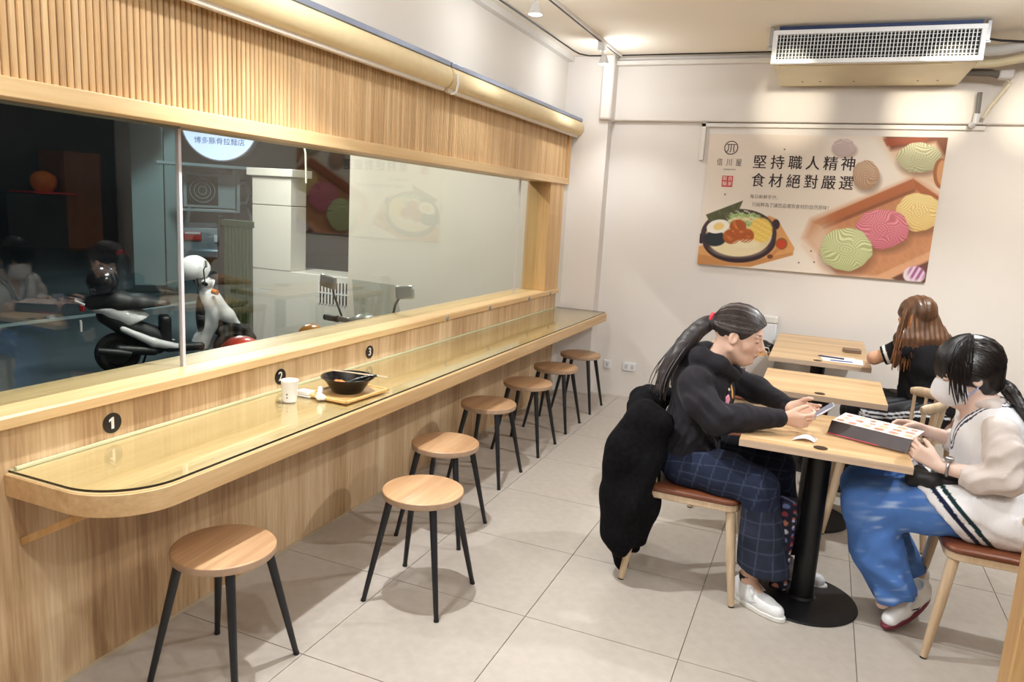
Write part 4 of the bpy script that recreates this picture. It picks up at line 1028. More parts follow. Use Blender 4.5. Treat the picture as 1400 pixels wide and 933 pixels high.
for i in range(170):
    t = rng.uniform(-.05, 1.05); st0 = g3(rng.uniform(-.06, .02), (t-.5)*-.10, .128-.06*(t-.5)**2*4*.5); m = np.array((.445+.265*t, 4.640+.105*t, 1.0+rng.normal()*.01)); e = np.array((.44+.30*t+rng.normal()*.012, 4.625+.115*t+rng.normal()*.008, rng.uniform(.78, .93)))
    b0 = np.array(st0); L = list(bez(b0, b0*.45+m*.55+np.array((0, -.035, .045)), m+np.array((0, -.01, -.04)), e, 11)); (A if i % 3 == 0 else B_ if i % 3 == 1 else C_).append(L)
strands('copper_strands', A, .0024, HAIR3B, hr3, 4); strands('brown_strands', B_, .0024, HAIR3C, hr3, 4); strands('auburn_strands', C_, .0024, HAIR3, hr3, 4)

# ------------------------------------------------------------------ fleece jacket over the chair back
F = Field((-.86, 2.84, .0), (-.42, 3.58, .86), .0065)
for y, zb, xo in ((2.965, .16, 0.), (3.03, .07, .0), (3.10, .10, .01), (3.2, .16, .0), (3.30, .14, -.01), (3.40, .20, 0.)):
    F.chain([(-.635, y, .735), (-.675, y, .62), (-.688+xo, y, .40), (-.675+xo, y, .22), (-.650+xo, y, zb)], [.055, .072, .078, .066, .028], .04)
for y in (2.965, 3.03): F.chain([(-.57, y, .74), (-.60, y, .56), (-.615, y, .36), (-.63, y, .20)], [.046, .062, .070, .050], .05)
F.chain([(-.535, 2.965, .742), (-.60, 2.985, .762), (-.66, 3.1, .765), (-.675, 3.2, .765), (-.66, 3.3, .765), (-.60, 3.40, .755)], [.044]+[.046]*5, .03)
F.chain([(-.545, 2.965, .72), (-.555, 2.965, .60), (-.575, 2.975, .47)], [.036, .036, .03], .04)
F.warp(lambda x, y, z: .013*np.sin(26*x+30*y+4*np.sin(6*z))*np.clip((.74-z)*2.5, 0, 1)+wob((x, y, z), .008, 19, 51)+wob((x, y, z), .0015, 190, 52))
jk = thing('fleece_jacket', 'black fleece jacket hung over back of the hoodie woman\'s chair', 'jacket', (-.68, 3.2, .05))
soft(F, 'jacket_body', mat('black_fleece', (17, 16, 18), .95, var=.35, vscale=60, bump=.7, bscale=160, spec=.1), jk, None, 1)

F = Field((.82, 2.90, .40), (1.16, 3.52, .84), .0075)
for y in (2.98, 3.05, 3.12, 3.2, 3.27, 3.34, 3.41): F.chain([(.985, y, .75), (1.02, y, .62), (1.0, y, .47)], [.050, .062, .04], .05)
F.chain([(.90, 2.97, .72), (.89, 2.985, .58), (.90, 3.0, .50)], [.04, .045, .03], .03)
F.warp(lambda x, y, z: .006*np.sin(30*y+4*np.sin(9*z))+wob((x, y, z), .005, 20, 81))
j2 = thing('dark_coat', 'black coat hung over the masked girl\'s chair at right edge', 'coat', (1.0, 3.2, .45))
soft(F, 'coat_body', mat('black_coat_cloth', (20, 19, 21), .9, var=.2, vscale=40, bump=.3), j2, None, 1)

# ================================================================== POSTER (flat print on a board)
pz0, pz1, px0, px1 = 1.212, 2.247, -.948, .712
po_ = thing('wall_poster', 'large noodle advertising poster board on the white back wall', 'poster', ((px0+px1)/2, YB, (pz0+pz1)/2))
MB().box((px0-po_.location.x, -.028, pz0-po_.location.z), (px1-po_.location.x, -.001, pz1-po_.location.z)).build('board', mat('poster_board_edge', (226, 214, 200), .6), po_)
def homography(src, dst):
    A = []; b = []
    for (u, v), (x, y) in zip(src, dst):
        A += [[u, v, 1, 0, 0, 0, -u*x, -v*x], [0, 0, 0, u, v, 1, -u*y, -v*y]]; b += [x, y]
    return np.append(np.linalg.solve(np.array(A, float), np.array(b, float)), 1).reshape(3, 3)
HG = homography([(0, 0), (1, 0), (1, 1), (0, 1)], [(122, 30), (1333, 57), (1222, 790), (62, 688)])
NU, NV = 560, 350
uu, vv = np.meshgrid(np.linspace(0, 1, NU), np.linspace(0, 1, NV), indexing='ij')
q = np.stack([uu.ravel(), vv.ravel(), np.ones(uu.size)]); q = HG@q; PX, PY = q[0]/q[2], q[1]/q[2]
IMG = np.zeros((uu.size, 3))
def put(w, rgb):
    global IMG
    w = np.clip(w, 0, 1)[:, None]; IMG = IMG*(1-w)+np.asarray(rgb, float)*w
def e_(cx, cy, rx, ry, soft_=.08, rot=0.):
    c, s = math.cos(rot), math.sin(rot); x = (PX-cx)*c+(PY-cy)*s; y = -(PX-cx)*s+(PY-cy)*c
    return np.clip((1-np.sqrt((x/rx)**2+(y/ry)**2))/soft_+.5, 0, 1)
def poly_(pts, soft_=3.):
    w = np.zeros(len(PX), bool); n = len(pts); dm = np.full(len(PX), 1e9)
    for i in range(n):
        (x0, y0), (x1, y1) = pts[i], pts[(i+1) % n]
        c = ((y0 > PY) != (y1 > PY)) & (PX < (x1-x0)*(PY-y0)/((y1-y0) if y1 != y0 else 1e-9)+x0); w ^= c
        t = np.clip(((PX-x0)*(x1-x0)+(PY-y0)*(y1-y0))/max((x1-x0)**2+(y1-y0)**2, 1e-9), 0, 1); dm = np.minimum(dm, np.hypot(PX-x0-t*(x1-x0), PY-y0-t*(y1-y0)))
    return np.clip(np.where(w, dm, -dm)/soft_+.5, 0, 1)
def nzp(f, seed=0):
    r = np.random.default_rng(seed); o = 0
    for i in range(6):
        a = r.uniform(0, 2*PI); k = f*(1+.7*i); o = o+np.sin(PX*k*math.cos(a)+PY*k*math.sin(a)+r.uniform(0, 6.28))/(1+.6*i)
    return o/2.4
put(np.ones(len(PX)), (222, 206, 192)); put(e_(560, 560, 700, 420, 1.2), (232, 220, 206)); put(e_(1050, 380, 420, 330, 1.2)*.6, (240, 226, 210))
# table top and cloth in the upper right
put(poly_([(960, 40), (1340, 40), (1330, 330), (1130, 260)], 60)*.8, (216, 178, 146)); put(poly_([(1000, 40), (1340, 40), (1335, 190), (1270, 80), (1040, 120)], 25), (122, 70, 46)); put(poly_([(1000, 62), (1240, 52), (1215, 78), (1020, 100)], 6), (150, 72, 44))
put(poly_([(700, 40), (975, 45), (1065, 240), (935, 330), (760, 250)], 70)*.8, (236, 226, 216))
# wooden tray
put(poly_([(600, 560), (640, 470), (1160, 262), (1310, 360), (1235, 790), (760, 750)], 40), (198, 138, 98)); put(poly_([(600, 570), (700, 470), (760, 540), (720, 740)], 90)*.7, (226, 204, 182))
put(poly_([(640, 480), (1155, 265), (1165, 312), (690, 500)], 8)*np.clip((PX-620)/160, 0, 1), (176, 104, 66)); put(poly_([(1155, 265), (1310, 372), (1300, 420), (1165, 315)], 8), (168, 98, 62)); put(poly_([(690, 500), (1165, 312), (1170, 330), (700, 520)], 10)*.7*np.clip((PX-660)/160, 0, 1), (120, 66, 42))
put(poly_([(950, 765), (1250, 630), (1240, 672), (1040, 770)], 6), (214, 160, 122)); put(poly_([(1050, 768), (1245, 680), (1232, 795), (1100, 790)], 8), (104, 70, 56)); put(poly_([(600, 575), (770, 745), (700, 745), (590, 600)], 14), (228, 206, 186))
put(np.abs(nzp(.05, 4))*.18*poly_([(700, 470), (1160, 300), (1290, 400), (1230, 660), (960, 760), (760, 730)], 20), (150, 92, 60))
def nest(cx, cy, rx, ry, rgb, dark, rot, seed, freq=.32, w0=1.):
    put(e_(cx+8, cy+ry*.35, rx*1.05, ry*.9, .35)*.45*w0, (92, 60, 44))
    x, y = (PX-cx)/rx, (PY-cy)/ry; r = np.hypot(x, y); a = np.arctan2(y, x); m = np.clip((1-r*(1+.025*np.sin(5*a+seed)+.015*np.sin(11*a+2*seed)))/.05+.5, 0, 1)
    wx = PX+16*np.sin(PY*.028+seed)+9*np.sin(PX*.05+PY*.03+2*seed); wy = PY+16*np.sin(PX*.03+1.7*seed)+8*np.sin(PY*.06-PX*.02+seed)
    t1 = np.sin(freq*2.1*(wx*math.cos(rot)+wy*math.sin(rot))); t2 = np.sin(freq*2.0*(wx*math.cos(rot+1.1)+wy*math.sin(rot+1.1))); t3 = np.sin(freq*1.5*r*rx+2.5*np.sin(2*a+seed))
    sel = np.clip(.5+5*np.sin(wx*.021+seed)*np.cos(wy*.024-seed), 0, 1); tx = (t1*sel+t2*(1-sel))*np.clip(r*2.2-.2, .3, 1)+.9*t3*np.clip(1-r*1.8, 0, 1)
    sh = np.clip(.62+.30*tx-.30*(y+.1)*.6-.22*np.clip(r-.6, 0, 1), 0, 1)
    put(m*w0, dark); put(m*sh*w0, rgb); put(m*np.clip(sh*1.6-.95, 0, 1)*.8*w0, [min(255, c+26) for c in rgb])
nest(800, 105, 60, 45, (214, 196, 194), (176, 150, 150), .6, 3, .3, .8); nest(915, 245, 68, 74, (206, 176, 150), (150, 112, 84), 1.1, 5, .34); nest(1185, 158, 112, 76, (214, 210, 172), (150, 146, 110), .4, 7, .28)
put(e_(1300, 240, 42, 78, .1), (160, 98, 58)); put(e_(1308, 238, 32, 66, .15), (206, 150, 104))
nest(1185, 435, 116, 96, (246, 222, 160), (206, 164, 96), 1.3, 2, .26); nest(1000, 518, 136, 100, (226, 144, 154), (172, 84, 98), .9, 9, .26); nest(818, 620, 132, 108, (214, 216, 166), (150, 154, 104), 1.2, 4, .26)
put(e_(1165, 752, 56, 44, .12), (226, 206, 214)); put(e_(1178, 742, 44, 36, .5)*(.5+.5*np.sin(.2*PX+.12*PY)), (150, 80, 130))
# board and bowl
put(poly_([(58, 690), (66, 600), (200, 560), (425, 447), (468, 466), (556, 612), (548, 648), (330, 706)], 5), (216, 158, 100)); put(poly_([(58, 690), (66, 640), (330, 676), (546, 632), (548, 648), (330, 706)], 5)*.5, (176, 118, 68)); put(np.abs(nzp(.045, 8))*.3*poly_([(70, 680), (70, 610), (430, 460), (540, 620), (330, 695)], 10), (190, 128, 74))
put(e_(275, 572, 186, 112, .04), (52, 38, 42)); put(e_(460, 492, 20, 26, .2), (60, 44, 48)); put(e_(82, 560, 16, 26, .2), (60, 44, 48)); put(e_(272, 540, 192, 128, .03), (70, 52, 56)); put(e_(273, 545, 168, 108, .04), (226, 204, 158)); put(e_(270, 610, 130, 45, .4)*.6, (238, 222, 184))
put(e_(150, 562, 58, 38, .15), (46, 50, 56)); put(poly_([(104, 440), (292, 370), (272, 418), (214, 474), (130, 492)], 4), (84, 84, 58)); put(np.clip(nzp(.12, 5), 0, 1)*.5*poly_([(104, 440), (292, 370), (272, 418), (214, 474), (130, 492)], 4), (126, 122, 88))
put(e_(166, 500, 58, 34, .08, -.2), (244, 236, 222)); put(e_(170, 500, 28, 18, .3, -.2), (240, 206, 130)); put(e_(300, 462, 86, 44, .2)*(.55+.45*np.sign(nzp(.16, 12))), (150, 178, 110)); put(e_(292, 456, 80, 40, .25)*np.clip(nzp(.2, 13), 0, 1), (228, 232, 200))
put(e_(385, 520, 58, 62, .2), (236, 198, 96)); put(e_(385, 520, 58, 62, .2)*np.clip(nzp(.25, 14), 0, 1), (250, 228, 150))
for cx, cy, r_ in ((268, 502, 42), (236, 552, 44), (308, 548, 42)): put(e_(cx, cy, r_, r_*.86, .12), (172, 88, 44)); put(e_(cx-6, cy-8, r_*.8, r_*.6, .3)*np.clip(nzp(.13, int(cx)), 0, 1), (222, 140, 76))
put(e_(310, 588, 70, 22, .3)*.8*(.5+.5*np.sin(.3*PX+.5*PY)), (246, 234, 200))
put(e_(490, 590, 30, 30, .1), (150, 92, 54)); put(e_(488, 592, 22, 22, .2), (196, 70, 40)); put(poly_([(425, 650), (470, 608), (480, 618), (440, 664)], 4), (196, 132, 78)); put(e_(432, 654, 15, 11, .2), (110, 66, 40))
for cx, cy in ((200, 338), (500, 112), (578, 686), (656, 684), (640, 628)): put(e_(cx, cy, 4, 4, .5), (96, 62, 50))
idx = np.arange(NU*NV).reshape(NU, NV)
Q = np.stack([idx[:-1, :-1], idx[:-1, 1:], idx[1:, 1:], idx[1:, :-1]], -1).reshape(-1, 4)
V = np.stack([px0+uu.ravel()*(px1-px0), np.full(uu.size, YB-.0285), pz1-vv.ravel()*(pz1-pz0)], 1)-np.array(po_.location)
pr = bpy.data.objects.new('print', np_mesh('print', V, Q, vcol('poster_print', .55, bump=0, spec=.3), lin(IMG), False)); COL.objects.link(pr); pr.parent = po_
INK = mat('brown_black_ink', (44, 26, 26), .6); RED = mat('red_seal_ink', (196, 48, 52), .6); GREYI = mat('grey_ink', (120, 108, 104), .6); LETW = mat('pale_letter', (240, 226, 214), .6)
HI = np.linalg.inv(HG)
def pposter(x, y, d=.0295):
    w = HI@np.array((x, y, 1.)); u, v = w[0]/w[2], w[1]/w[2]
    return (px0+u*(px1-px0)-po_.location.x, -d, pz1-v*(pz1-pz0)-po_.location.z)
RX = (PI/2, 0, 0)
def line_text(body, xa, xb, y, size, m, off=0., name='lettering', sx=1.):
    n = len(body)
    for i, chh in enumerate(body):
        t = i/(n-1) if n > 1 else .5; text(name, chh, size, m, pposter(xa+(xb-xa)*t, y[0]+(y[1]-y[0])*t), RX, po_, .0003, off, sx=sx)
line_text('堅持職人精神', 375, 825, (180, 193), .112, INK, .0016, 'headline_character', .93); line_text('食材絕對嚴選', 367, 815, (272, 290), .112, INK, .0016, 'headline_character', .93)
line_text('信川屋', 172, 268, (176, 180), .062, INK, 0, 'name_character', .75)
text('small_lettering', '每日新鮮手作，', .033, GREYI, pposter(405, 354), RX, po_, .0003); text('small_lettering', '只純粹為了讓您品嚐到食材的自然原味！', .036, GREYI, pposter(536, 402), RX, po_, .0003, sx=.9)
text('small_lettering', 'SHINKAWA', .013, INK, pposter(222, 212), RX, po_, .0003, sx=1.4)
lc = pposter(229, 102); rr0 = .050
ring = MB()
ring.tube([(lc[0]+rr0*math.cos(a), lc[1], lc[2]+rr0*math.sin(a)) for a in np.linspace(0, 2*PI, 33)], .0035, 6, caps=False)
for dx in (-.021, 0, .021): ring.tube([(lc[0]+dx, lc[1], lc[2]+.024), (lc[0]+dx*.9, lc[1], lc[2]-.012), (lc[0]+dx*1.2-.006*(dx < .01), lc[1], lc[2]-.034)], .0032, 6)
ring.tube([(lc[0]-.034, lc[1], lc[2]+.026), (lc[0]+.036, lc[1], lc[2]+.026)], .0026, 6); ring.build('logo_mark', INK, po_)
sc_ = pposter(211, 272, .0291); MB().box((sc_[0]-.042, sc_[1]-.0004, sc_[2]-.043), (sc_[0]+.042, sc_[1]+.0003, sc_[2]+.043)).build('red_seal', RED, po_)
for chh, dx, dz in (('自', .02, .02), ('家', .02, -.02), ('製', -.02, .02), ('麵', -.02, -.02)): text('seal_character', chh, .036, LETW, (sc_[0]+dx, sc_[1]-.0008, sc_[2]+dz), RX, po_, .0002)

# ================================================================== SMALL THINGS
ZG = ZT+.0005
# tray with the bowl
tray = thing('serving_tray', 'wooden serving board with pale rim under the black bowl', 'tray', (-1.795, 2.553, ZG), math.radians(-4))
MB().box((-.105, -.138, 0), (.105, .138, .009)).build('board', wood('tray_wood', [(186, 140, 84), (208, 164, 104), (222, 182, 124)], 1, 14, .4), tray, .004)
MB().box((-.112, -.145, .002), (-.100, .145, .014)).box((.100, -.145, .002), (.112, .145, .014)).box((-.112, -.145, .002), (.112, -.133, .014)).box((-.112, .133, .002), (.112, .145, .014)).build('rim', wood('tray_rim_wood', [(206, 160, 96), (226, 184, 120), (236, 200, 140)], 1, 14, .4), tray, .003)
bw = thing('noodle_bowl', 'black takeaway bowl with food remains on wooden tray', 'bowl', (-1.797, 2.556, ZG+.0095))
M_BOWL = mat('glossy_black_plastic', (20, 19, 20), .18, var=.1, vscale=20)
MB().lathe([(.060, 0), (.064, .003), (.078, .024), (.098, .052), (.108, .062), (.113, .064), (.113, .067), (.106, .067), (.096, .054), (.076, .026), (.062, .006), (.0005, .005)], 40).build('shell', M_BOWL, bw)
MB().lathe([(.0005, .026), (.05, .0262), (.0755, .026)], 32).build('soup', mat('dark_broth', (52, 26, 14), .1, var=.3, vscale=40), bw)
F = Field((-.08, -.08, .0), (.08, .08, .09), .004)
F.ell((-.02, -.02, .034), (.026, .020, .016), k=.006); F.ell((-.045, -.01, .034), (.018, .016, .014), k=.006); F.warp(lambda x, y, z: wob((x, y, z), .003, 160, 2))
V_, Q_ = F.surface(); o = bpy.data.objects.new('chicken_piece', np_mesh('chicken_piece', V_, Q_, mat('fried_orange', (214, 120, 44), .5, var=.35, vscale=80))); COL.objects.link(o); o.parent = bw
F = Field((-.1, -.1, .0), (.1, .1, .09), .004); F.ell((.03, .03, .03), (.03, .02, .010), k=.006); F.warp(lambda x, y, z: wob((x, y, z), .004, 160, 5))
V_, Q_ = F.surface(); o = bpy.data.objects.new('greens', np_mesh('greens', V_, Q_, mat('wilted_green', (90, 96, 60), .5, var=.4, vscale=80))); COL.objects.link(o); o.parent = bw
MB().tube([(.03, -.07, .045), (.06, -.02, .066), (.085, .02, .074), (.11, .05, .075)], [.011, .006, .005, .006], 8, flat=1.6).build('spoon', M_BOWL, bw)
for k, dz in ((0, 0), (1, .0)):
    t = tag(MB().tube([(-.02, -.125, 0), (.02, .125, 0)], [.0032, .0024], 6).build('chopstick', M_BEECH), 'pale wooden chopstick resting on the black bowl rim', 'chopstick', 'pair of chopsticks on the bowl')
    t.location = (-1.775+.012*k, 2.61-.004*k, ZG+.0095+.0705); t.rotation_euler = (0, 0, math.radians(-72-4*k))
cup = thing('paper_cup', 'white paper cup standing on glass counter by sticker two', 'cup', (-1.913, 2.325, ZG))
MB().lathe([(.0255, .0), (.0265, .001), (.0345, .084), (.0355, .0865), (.0345, .0885), (.0330, .0865), (.0255, .006), (.0005, .005)], 36).build('cup_wall', M_PAPER, cup)
for z, r in ((.020, .0289), (.034, .0302)):
    MB().box((.0, -.003, -.003), (.0006, .003, .003)).build('grey_print', GREYI, cup).matrix_local = Matrix.Rotation(-1.25, 4, 'Z') @ Matrix.Translation((r-.0005, 0, z))
tag(MB().prism([(-.035, -.022), (.035, -.026), (.037, .022), (-.03, .026)], 0, .004).prism([(-.036, -.02), (.028, -.022), (.03, .018), (-.03, .022)], .006, .022).build('folded_napkin', M_PAPER, bevel=.002), 'folded white paper napkin between paper cup and tray', 'napkin').location = (-1.915, 2.432, ZG)
F = Field((-.04, -.04, -.005), (.04, .04, .07), .003)
F.cone((0, 0, .010), (.012, .006, .012), .013, .012, .004); F.cone((0, 0, .02), (-.004, .008, .042), .010, .012, .004); F.cone((-.008, 0, .012), (.004, -.01, .014), .010, .010, .004); F.warp(lambda x, y, z: wob((x, y, z), .003, 200, 2)); F.cut((0, 0, 0), (0, 0, -1))
V_, Q_ = F.surface(); o = bpy.data.objects.new('crumpled_tissue', np_mesh('crumpled_tissue', V_, Q_, M_PAPER)); COL.objects.link(o); o.location = (-1.822, 2.398, ZG+.001); tag(o, 'crumpled white tissue in front of the tray corner', 'tissue')
# front table
phone = thing('smartphone', 'silver framed smartphone held by the woman in black hoodie', 'phone', (.058, 3.152, .832))
phone.rotation_euler = (0, -math.radians(40), math.radians(4))
MB().box((-.070, -.034, -.004), (.070, .034, .004)).build('case', mat('silver_phone', (186, 186, 192), .3, metal=.5), phone, .006)
MB().box((-.066, -.031, .0038), (.066, .031, .0046)).build('screen', mat('phone_screen', (96, 100, 116), .12, emit=(170, 176, 196), estr=.25), phone)
mbr = MB(); n = 10
for i in range(n):
    t = i/(n-1)
    mbr.v += [(-.042+.084*t, -.03+.012*t, .0012+.016*math.sin(PI*t)**1.0*(.6+.4*t)), (-.030+.084*t, .032+.012*t, .0012+.014*math.sin(PI*t))]
mbr.f = [(2*i, 2*i+2, 2*i+3, 2*i+1) for i in range(n-1)]; mbr.m = [0]*(n-1)
rc = tag(mbr.build('receipt', M_PAPER), 'curled white receipt slip lying by the hoodie woman\'s hands', 'receipt'); rc.location = (.015, 3.03, .7455)
sm = rc.modifiers.new('thickness', 'SOLIDIFY'); sm.thickness = .0006
mn = thing('menu_card', 'folded food menu with dark back held by the masked girl', 'menu', (.25, 3.135, .75))
S0, S1 = Vector((.115, 3.200, .802))-mn.location, Vector((.395, 3.078, .802))-mn.location
bk = Vector((.05, .115, .012)); dn = Vector((-.012, -.022, -.048)); th = Vector((0, 0, -.0025))
MB().add([S0, S1, S1+bk, S0+bk, S0+th, S1+th, S1+bk+th, S0+bk+th], [(0, 1, 2, 3), (7, 6, 5, 4), (0, 4, 5, 1), (1, 5, 6, 2), (2, 6, 7, 3), (3, 7, 4, 0)]).build('picture_page', mat('menu_card_stock', (238, 222, 214), .4), mn)
M_MB = mat('dark_menu_back', (44, 24, 24), .3, var=.2, vscale=30)
t2 = Vector((-.001, -.002, 0))
MB().add([S0+t2, S1+t2, S1+dn, S0+dn, S0+t2*3, S1+t2*3, S1+dn+t2*2, S0+dn+t2*2], [(0, 1, 2, 3), (7, 6, 5, 4), (0, 4, 5, 1), (1, 5, 6, 2), (2, 6, 7, 3), (3, 7, 4, 0)]).build('back_page', M_MB, mn)
e1 = S0+dn+t2*3.; e2 = S0*.35+S1*.65+dn+t2*3.
MB().tube([e1, e2], .0022, 6).build('red_border', mat('red_print', (196, 40, 66), .4), mn)
food = [mat('food_brown', (186, 134, 106), .4, var=.4, vscale=90), mat('food_red', (206, 140, 122), .4, var=.4, vscale=90), mat('food_cream', (226, 180, 140), .4, var=.3, vscale=90)]
for i in range(6):
    for j in range(3):
        c = S0+(S1-S0)*(.09+.165*i)+bk*(.2+.3*j)+Vector((0, 0, .0004)); k_ = random.uniform(.6, 1.1); c += Vector((random.uniform(-.008, .008), random.uniform(-.005, .005), 0)); ex = (S1-S0).normalized()*.020*k_; ey = bk.normalized()*.014*k_
        vs = [c+ex*math.cos(a)+ey*math.sin(a) for a in np.linspace(0, 2*PI, 11)[:-1]]; vs += [v+Vector((0, 0, .0003)) for v in vs]
        MB().add(vs, [tuple(range(10)), tuple(range(10, 20))]+[(k, (k+1) % 10, 10+(k+1) % 10, 10+k) for k in range(10)]).build('dish_picture', food[(i+2*j) % 3], mn)
# dark patterned bag by the table foot
F = Field((-.10, 3.10, .01), (.08, 3.30, .55), .005)
F.box((-.012, 3.195, .235), (.040, .042, .205), None, .02, .01); F.warp(lambda x, y, z: wob((x, y, z), .006, 30, 61))
def c_bag(V):
    x, y, z = V.T; c = np.tile(lin((30, 28, 48)), (len(V), 1)); u = (x*.8+y*1.); 
    cu, cv = (u % .034)-.017, ((z+.017*(np.floor(u/.034) % 2)) % .036)-.018; r = np.hypot(cu, cv); k = (np.floor(u/.034)*3+np.floor(z/.036)*5).astype(int) % 4
    pal = lin(np.array([(206, 206, 222), (190, 120, 96), (150, 60, 70), (120, 130, 180)])); b = r < .0105; c[b] = pal[k[b]]; return c
bag_t = thing('patterned_bag', 'dark bag with small round motifs standing against the front table column', 'bag', (-.012, 3.195, .024))
soft(F, 'bag_body', vcol('patterned_bag_cloth', .7, bump=.2), bag_t, c_bag, 1)
# back table
pa = thing('paper_sheets', 'sheets of printed paper lying on the back table', 'paper', (.17, 5.07, .7455), .12)
for i, (dx, dy, a) in enumerate(((0, 0, 0), (.03, -.03, -.15))):
    o = MB().box((-.105, -.10, 0), (.105, .10, .0012)).build('sheet', M_PAPER, pa); o.location = (dx, dy, .0014*i); o.rotation_euler = (0, 0, a)
MB().box((-.06, -.085, .003), (.07, -.05, .0036)).build('blue_print', mat('blue_ink', (60, 74, 150), .6, var=.4, vscale=80), pa)
tag(MB().tube([(-.08, .0, .0), (.065, -.02, 0)], .0045, 8).tube([(-.09, .0014, 0), (-.08, .0, 0)], .003, 8).build('pen', mat('navy_pen', (34, 36, 84), .35)), 'dark blue pen lying on the papers on back table', 'pen').location = (.135, 5.09, .7535)
wl_ = thing('wallet', 'small brown leather wallet lying beside the papers on back table', 'wallet', (.255, 5.44, .7455), .1)
MB().box((-.055, -.045, 0), (.055, .045, .011)).box((-.054, -.044, .012), (.055, .045, .022)).build('leather', mat('taupe_leather', (128, 102, 82), .5, var=.1, vscale=30, bump=.2), wl_, .004)
wb_ = thing('white_bin', 'tall narrow white bin by the wall beside the back table', 'bin', (-.335, 6.135, 0))
MB().box((-.065, -.06, 0), (.065, .06, .80)).build('body', M_WHITE, wb_, .008); MB().box((-.069, -.064, .80), (.069, .064, .855)).build('lid', mat('pale_lid', (222, 218, 212), .45), wb_, .008)
# paper bag on the far chair
pb = thing('paper_bag', 'open white paper bag with brown contents on the far chair seat', 'bag', (-.33, 5.58, .462))
prb = MB(); a = [(-.085, -.10), (.085, -.10), (.085, .10), (-.085, .10)]; b = [(-.10, -.115), (.10, -.115), (.10, .115), (-.10, .115)]; c = [(-.088, -.103), (.088, -.103), (.088, .103), (-.088, .103)]
prb.add([(x, y, 0) for x, y in a]+[(x, y, .175) for x, y in b]+[(x, y, .175) for x, y in c]+[(x*.95, y*.95, .01) for x, y in a], [(3, 2, 1, 0)]+[(i, (i+1) % 4, 4+(i+1) % 4, 4+i) for i in range(4)]+[(4+i, 4+(i+1) % 4, 8+(i+1) % 4, 8+i) for i in range(4)]+[(8+i, 8+(i+1) % 4, 12+(i+1) % 4, 12+i) for i in range(4)]+[(12, 13, 14, 15)])
prb.build('bag_wall', mat('white_bag_paper', (222, 216, 208), .7, var=.03), pb)
F = Field((-.11, -.12, .08), (.11, .12, .26), .006); F.ell((0, 0, .15), (.08, .09, .045), k=.02); F.warp(lambda x, y, z: wob((x, y, z), .010, 60, 71))
V_, Q_ = F.surface(); o = bpy.data.objects.new('wrapped_food', np_mesh('wrapped_food', V_, Q_, mat('kraft_paper', (196, 150, 96), .7, var=.2, vscale=40))); COL.objects.link(o); o.parent = pb
for y in (-.1, .1): MB().tube([(-.05, y, .17), (-.04, y*.9, .205), (0, y*.75, .215), (.04, y*.9, .205), (.05, y, .17)], .004, 6).build('handle', M_PAPER, pb)
F = Field((-.5, 5.66, .45), (-.1, 6.0, .80), .006); F.ell((-.335, 5.80, .66), (.075, .06, .045), k=.02); F.ell((-.34, 5.80, .55), (.085, .06, .09), k=.03); F.warp(lambda x, y, z: wob((x, y, z), .008, 50, 75))
tag(soft(F, 'small_handbag', mat('black_soft_leather', (22, 20, 20), .45, var=.2, vscale=30), None), 'small black soft handbag behind the white paper bag', 'handbag')
# low partition, bottom right corner
MB().box((-.58, -.06, 0), (.62, .06, .72)).build('panel', M_OAKZ, pt, .004); MB().box((-.59, -.075, .72), (.62, .075, .745)).build('cap', M_OAKY, pt, .004)
pt.location = (1.245, 2.5, 0)

# ================================================================== THE STREET OUTSIDE
G = -.20
struct(MB().box((-40, -20, G-.1), (W-.25, 40, G)).build('ground', mat('asphalt', (58, 66, 68), .55, var=.25, vscale=1.2, bump=.3, bscale=120)))
struct(MB().box((-20, -2, G), (-7.2, -1.8, G+.004)).box((-9.2, -10, G), (-9.0, 9.0, G+.004)).build('road_line', mat('road_paint', (150, 160, 156), .6, var=.2, vscale=5)))
M_EXT = mat('exterior_white_render', (226, 218, 204), .7, var=.03, vscale=2)
M_EXT2 = mat('white_glazed_tile', (222, 218, 208), .35, var=.02, vscale=3)
struct(MB().box((-4.06, 5.75, G), (W-.19, 5.95, 3.0)).build('wall_outside', M_EXT))
# canopy over the pavement with tube lamps added to brighten wall and pillar
struct(MB().box((-5.4, 1.0, 2.62), (W-.19, 5.95, 2.72)).build('canopy', mat('canopy_white', (200, 198, 192), .7)))
for lab, x, y, w_ in (('added unseen tube lamp under the canopy, nearer the window', -3.1, 4.5, 34), ('added unseen tube lamp under the canopy, above the louvred cabinet', -4.9, 5.2, 60)):
    pl = thing('added_canopy_lamp', lab, 'lamp', (x, y, 2.60))
    MB().box((-.04, -.5, -.03), (.04, .5, .02)).build('housing', M_WHITE, pl, .004)
    MB().cyl((0, -.48, -.045), (0, .48, -.045), .013, n=12).build('tube', MATS['lit_tube'] if 'lit_tube' in MATS else mat('lit_tube', (255, 255, 255), .4, emit=(255, 244, 226), estr=6.), pl)
    area('added_canopy_lamp_light', (x, y, 2.53), (0, 0, 0), .06, .95, w_, (1, .96, .90))
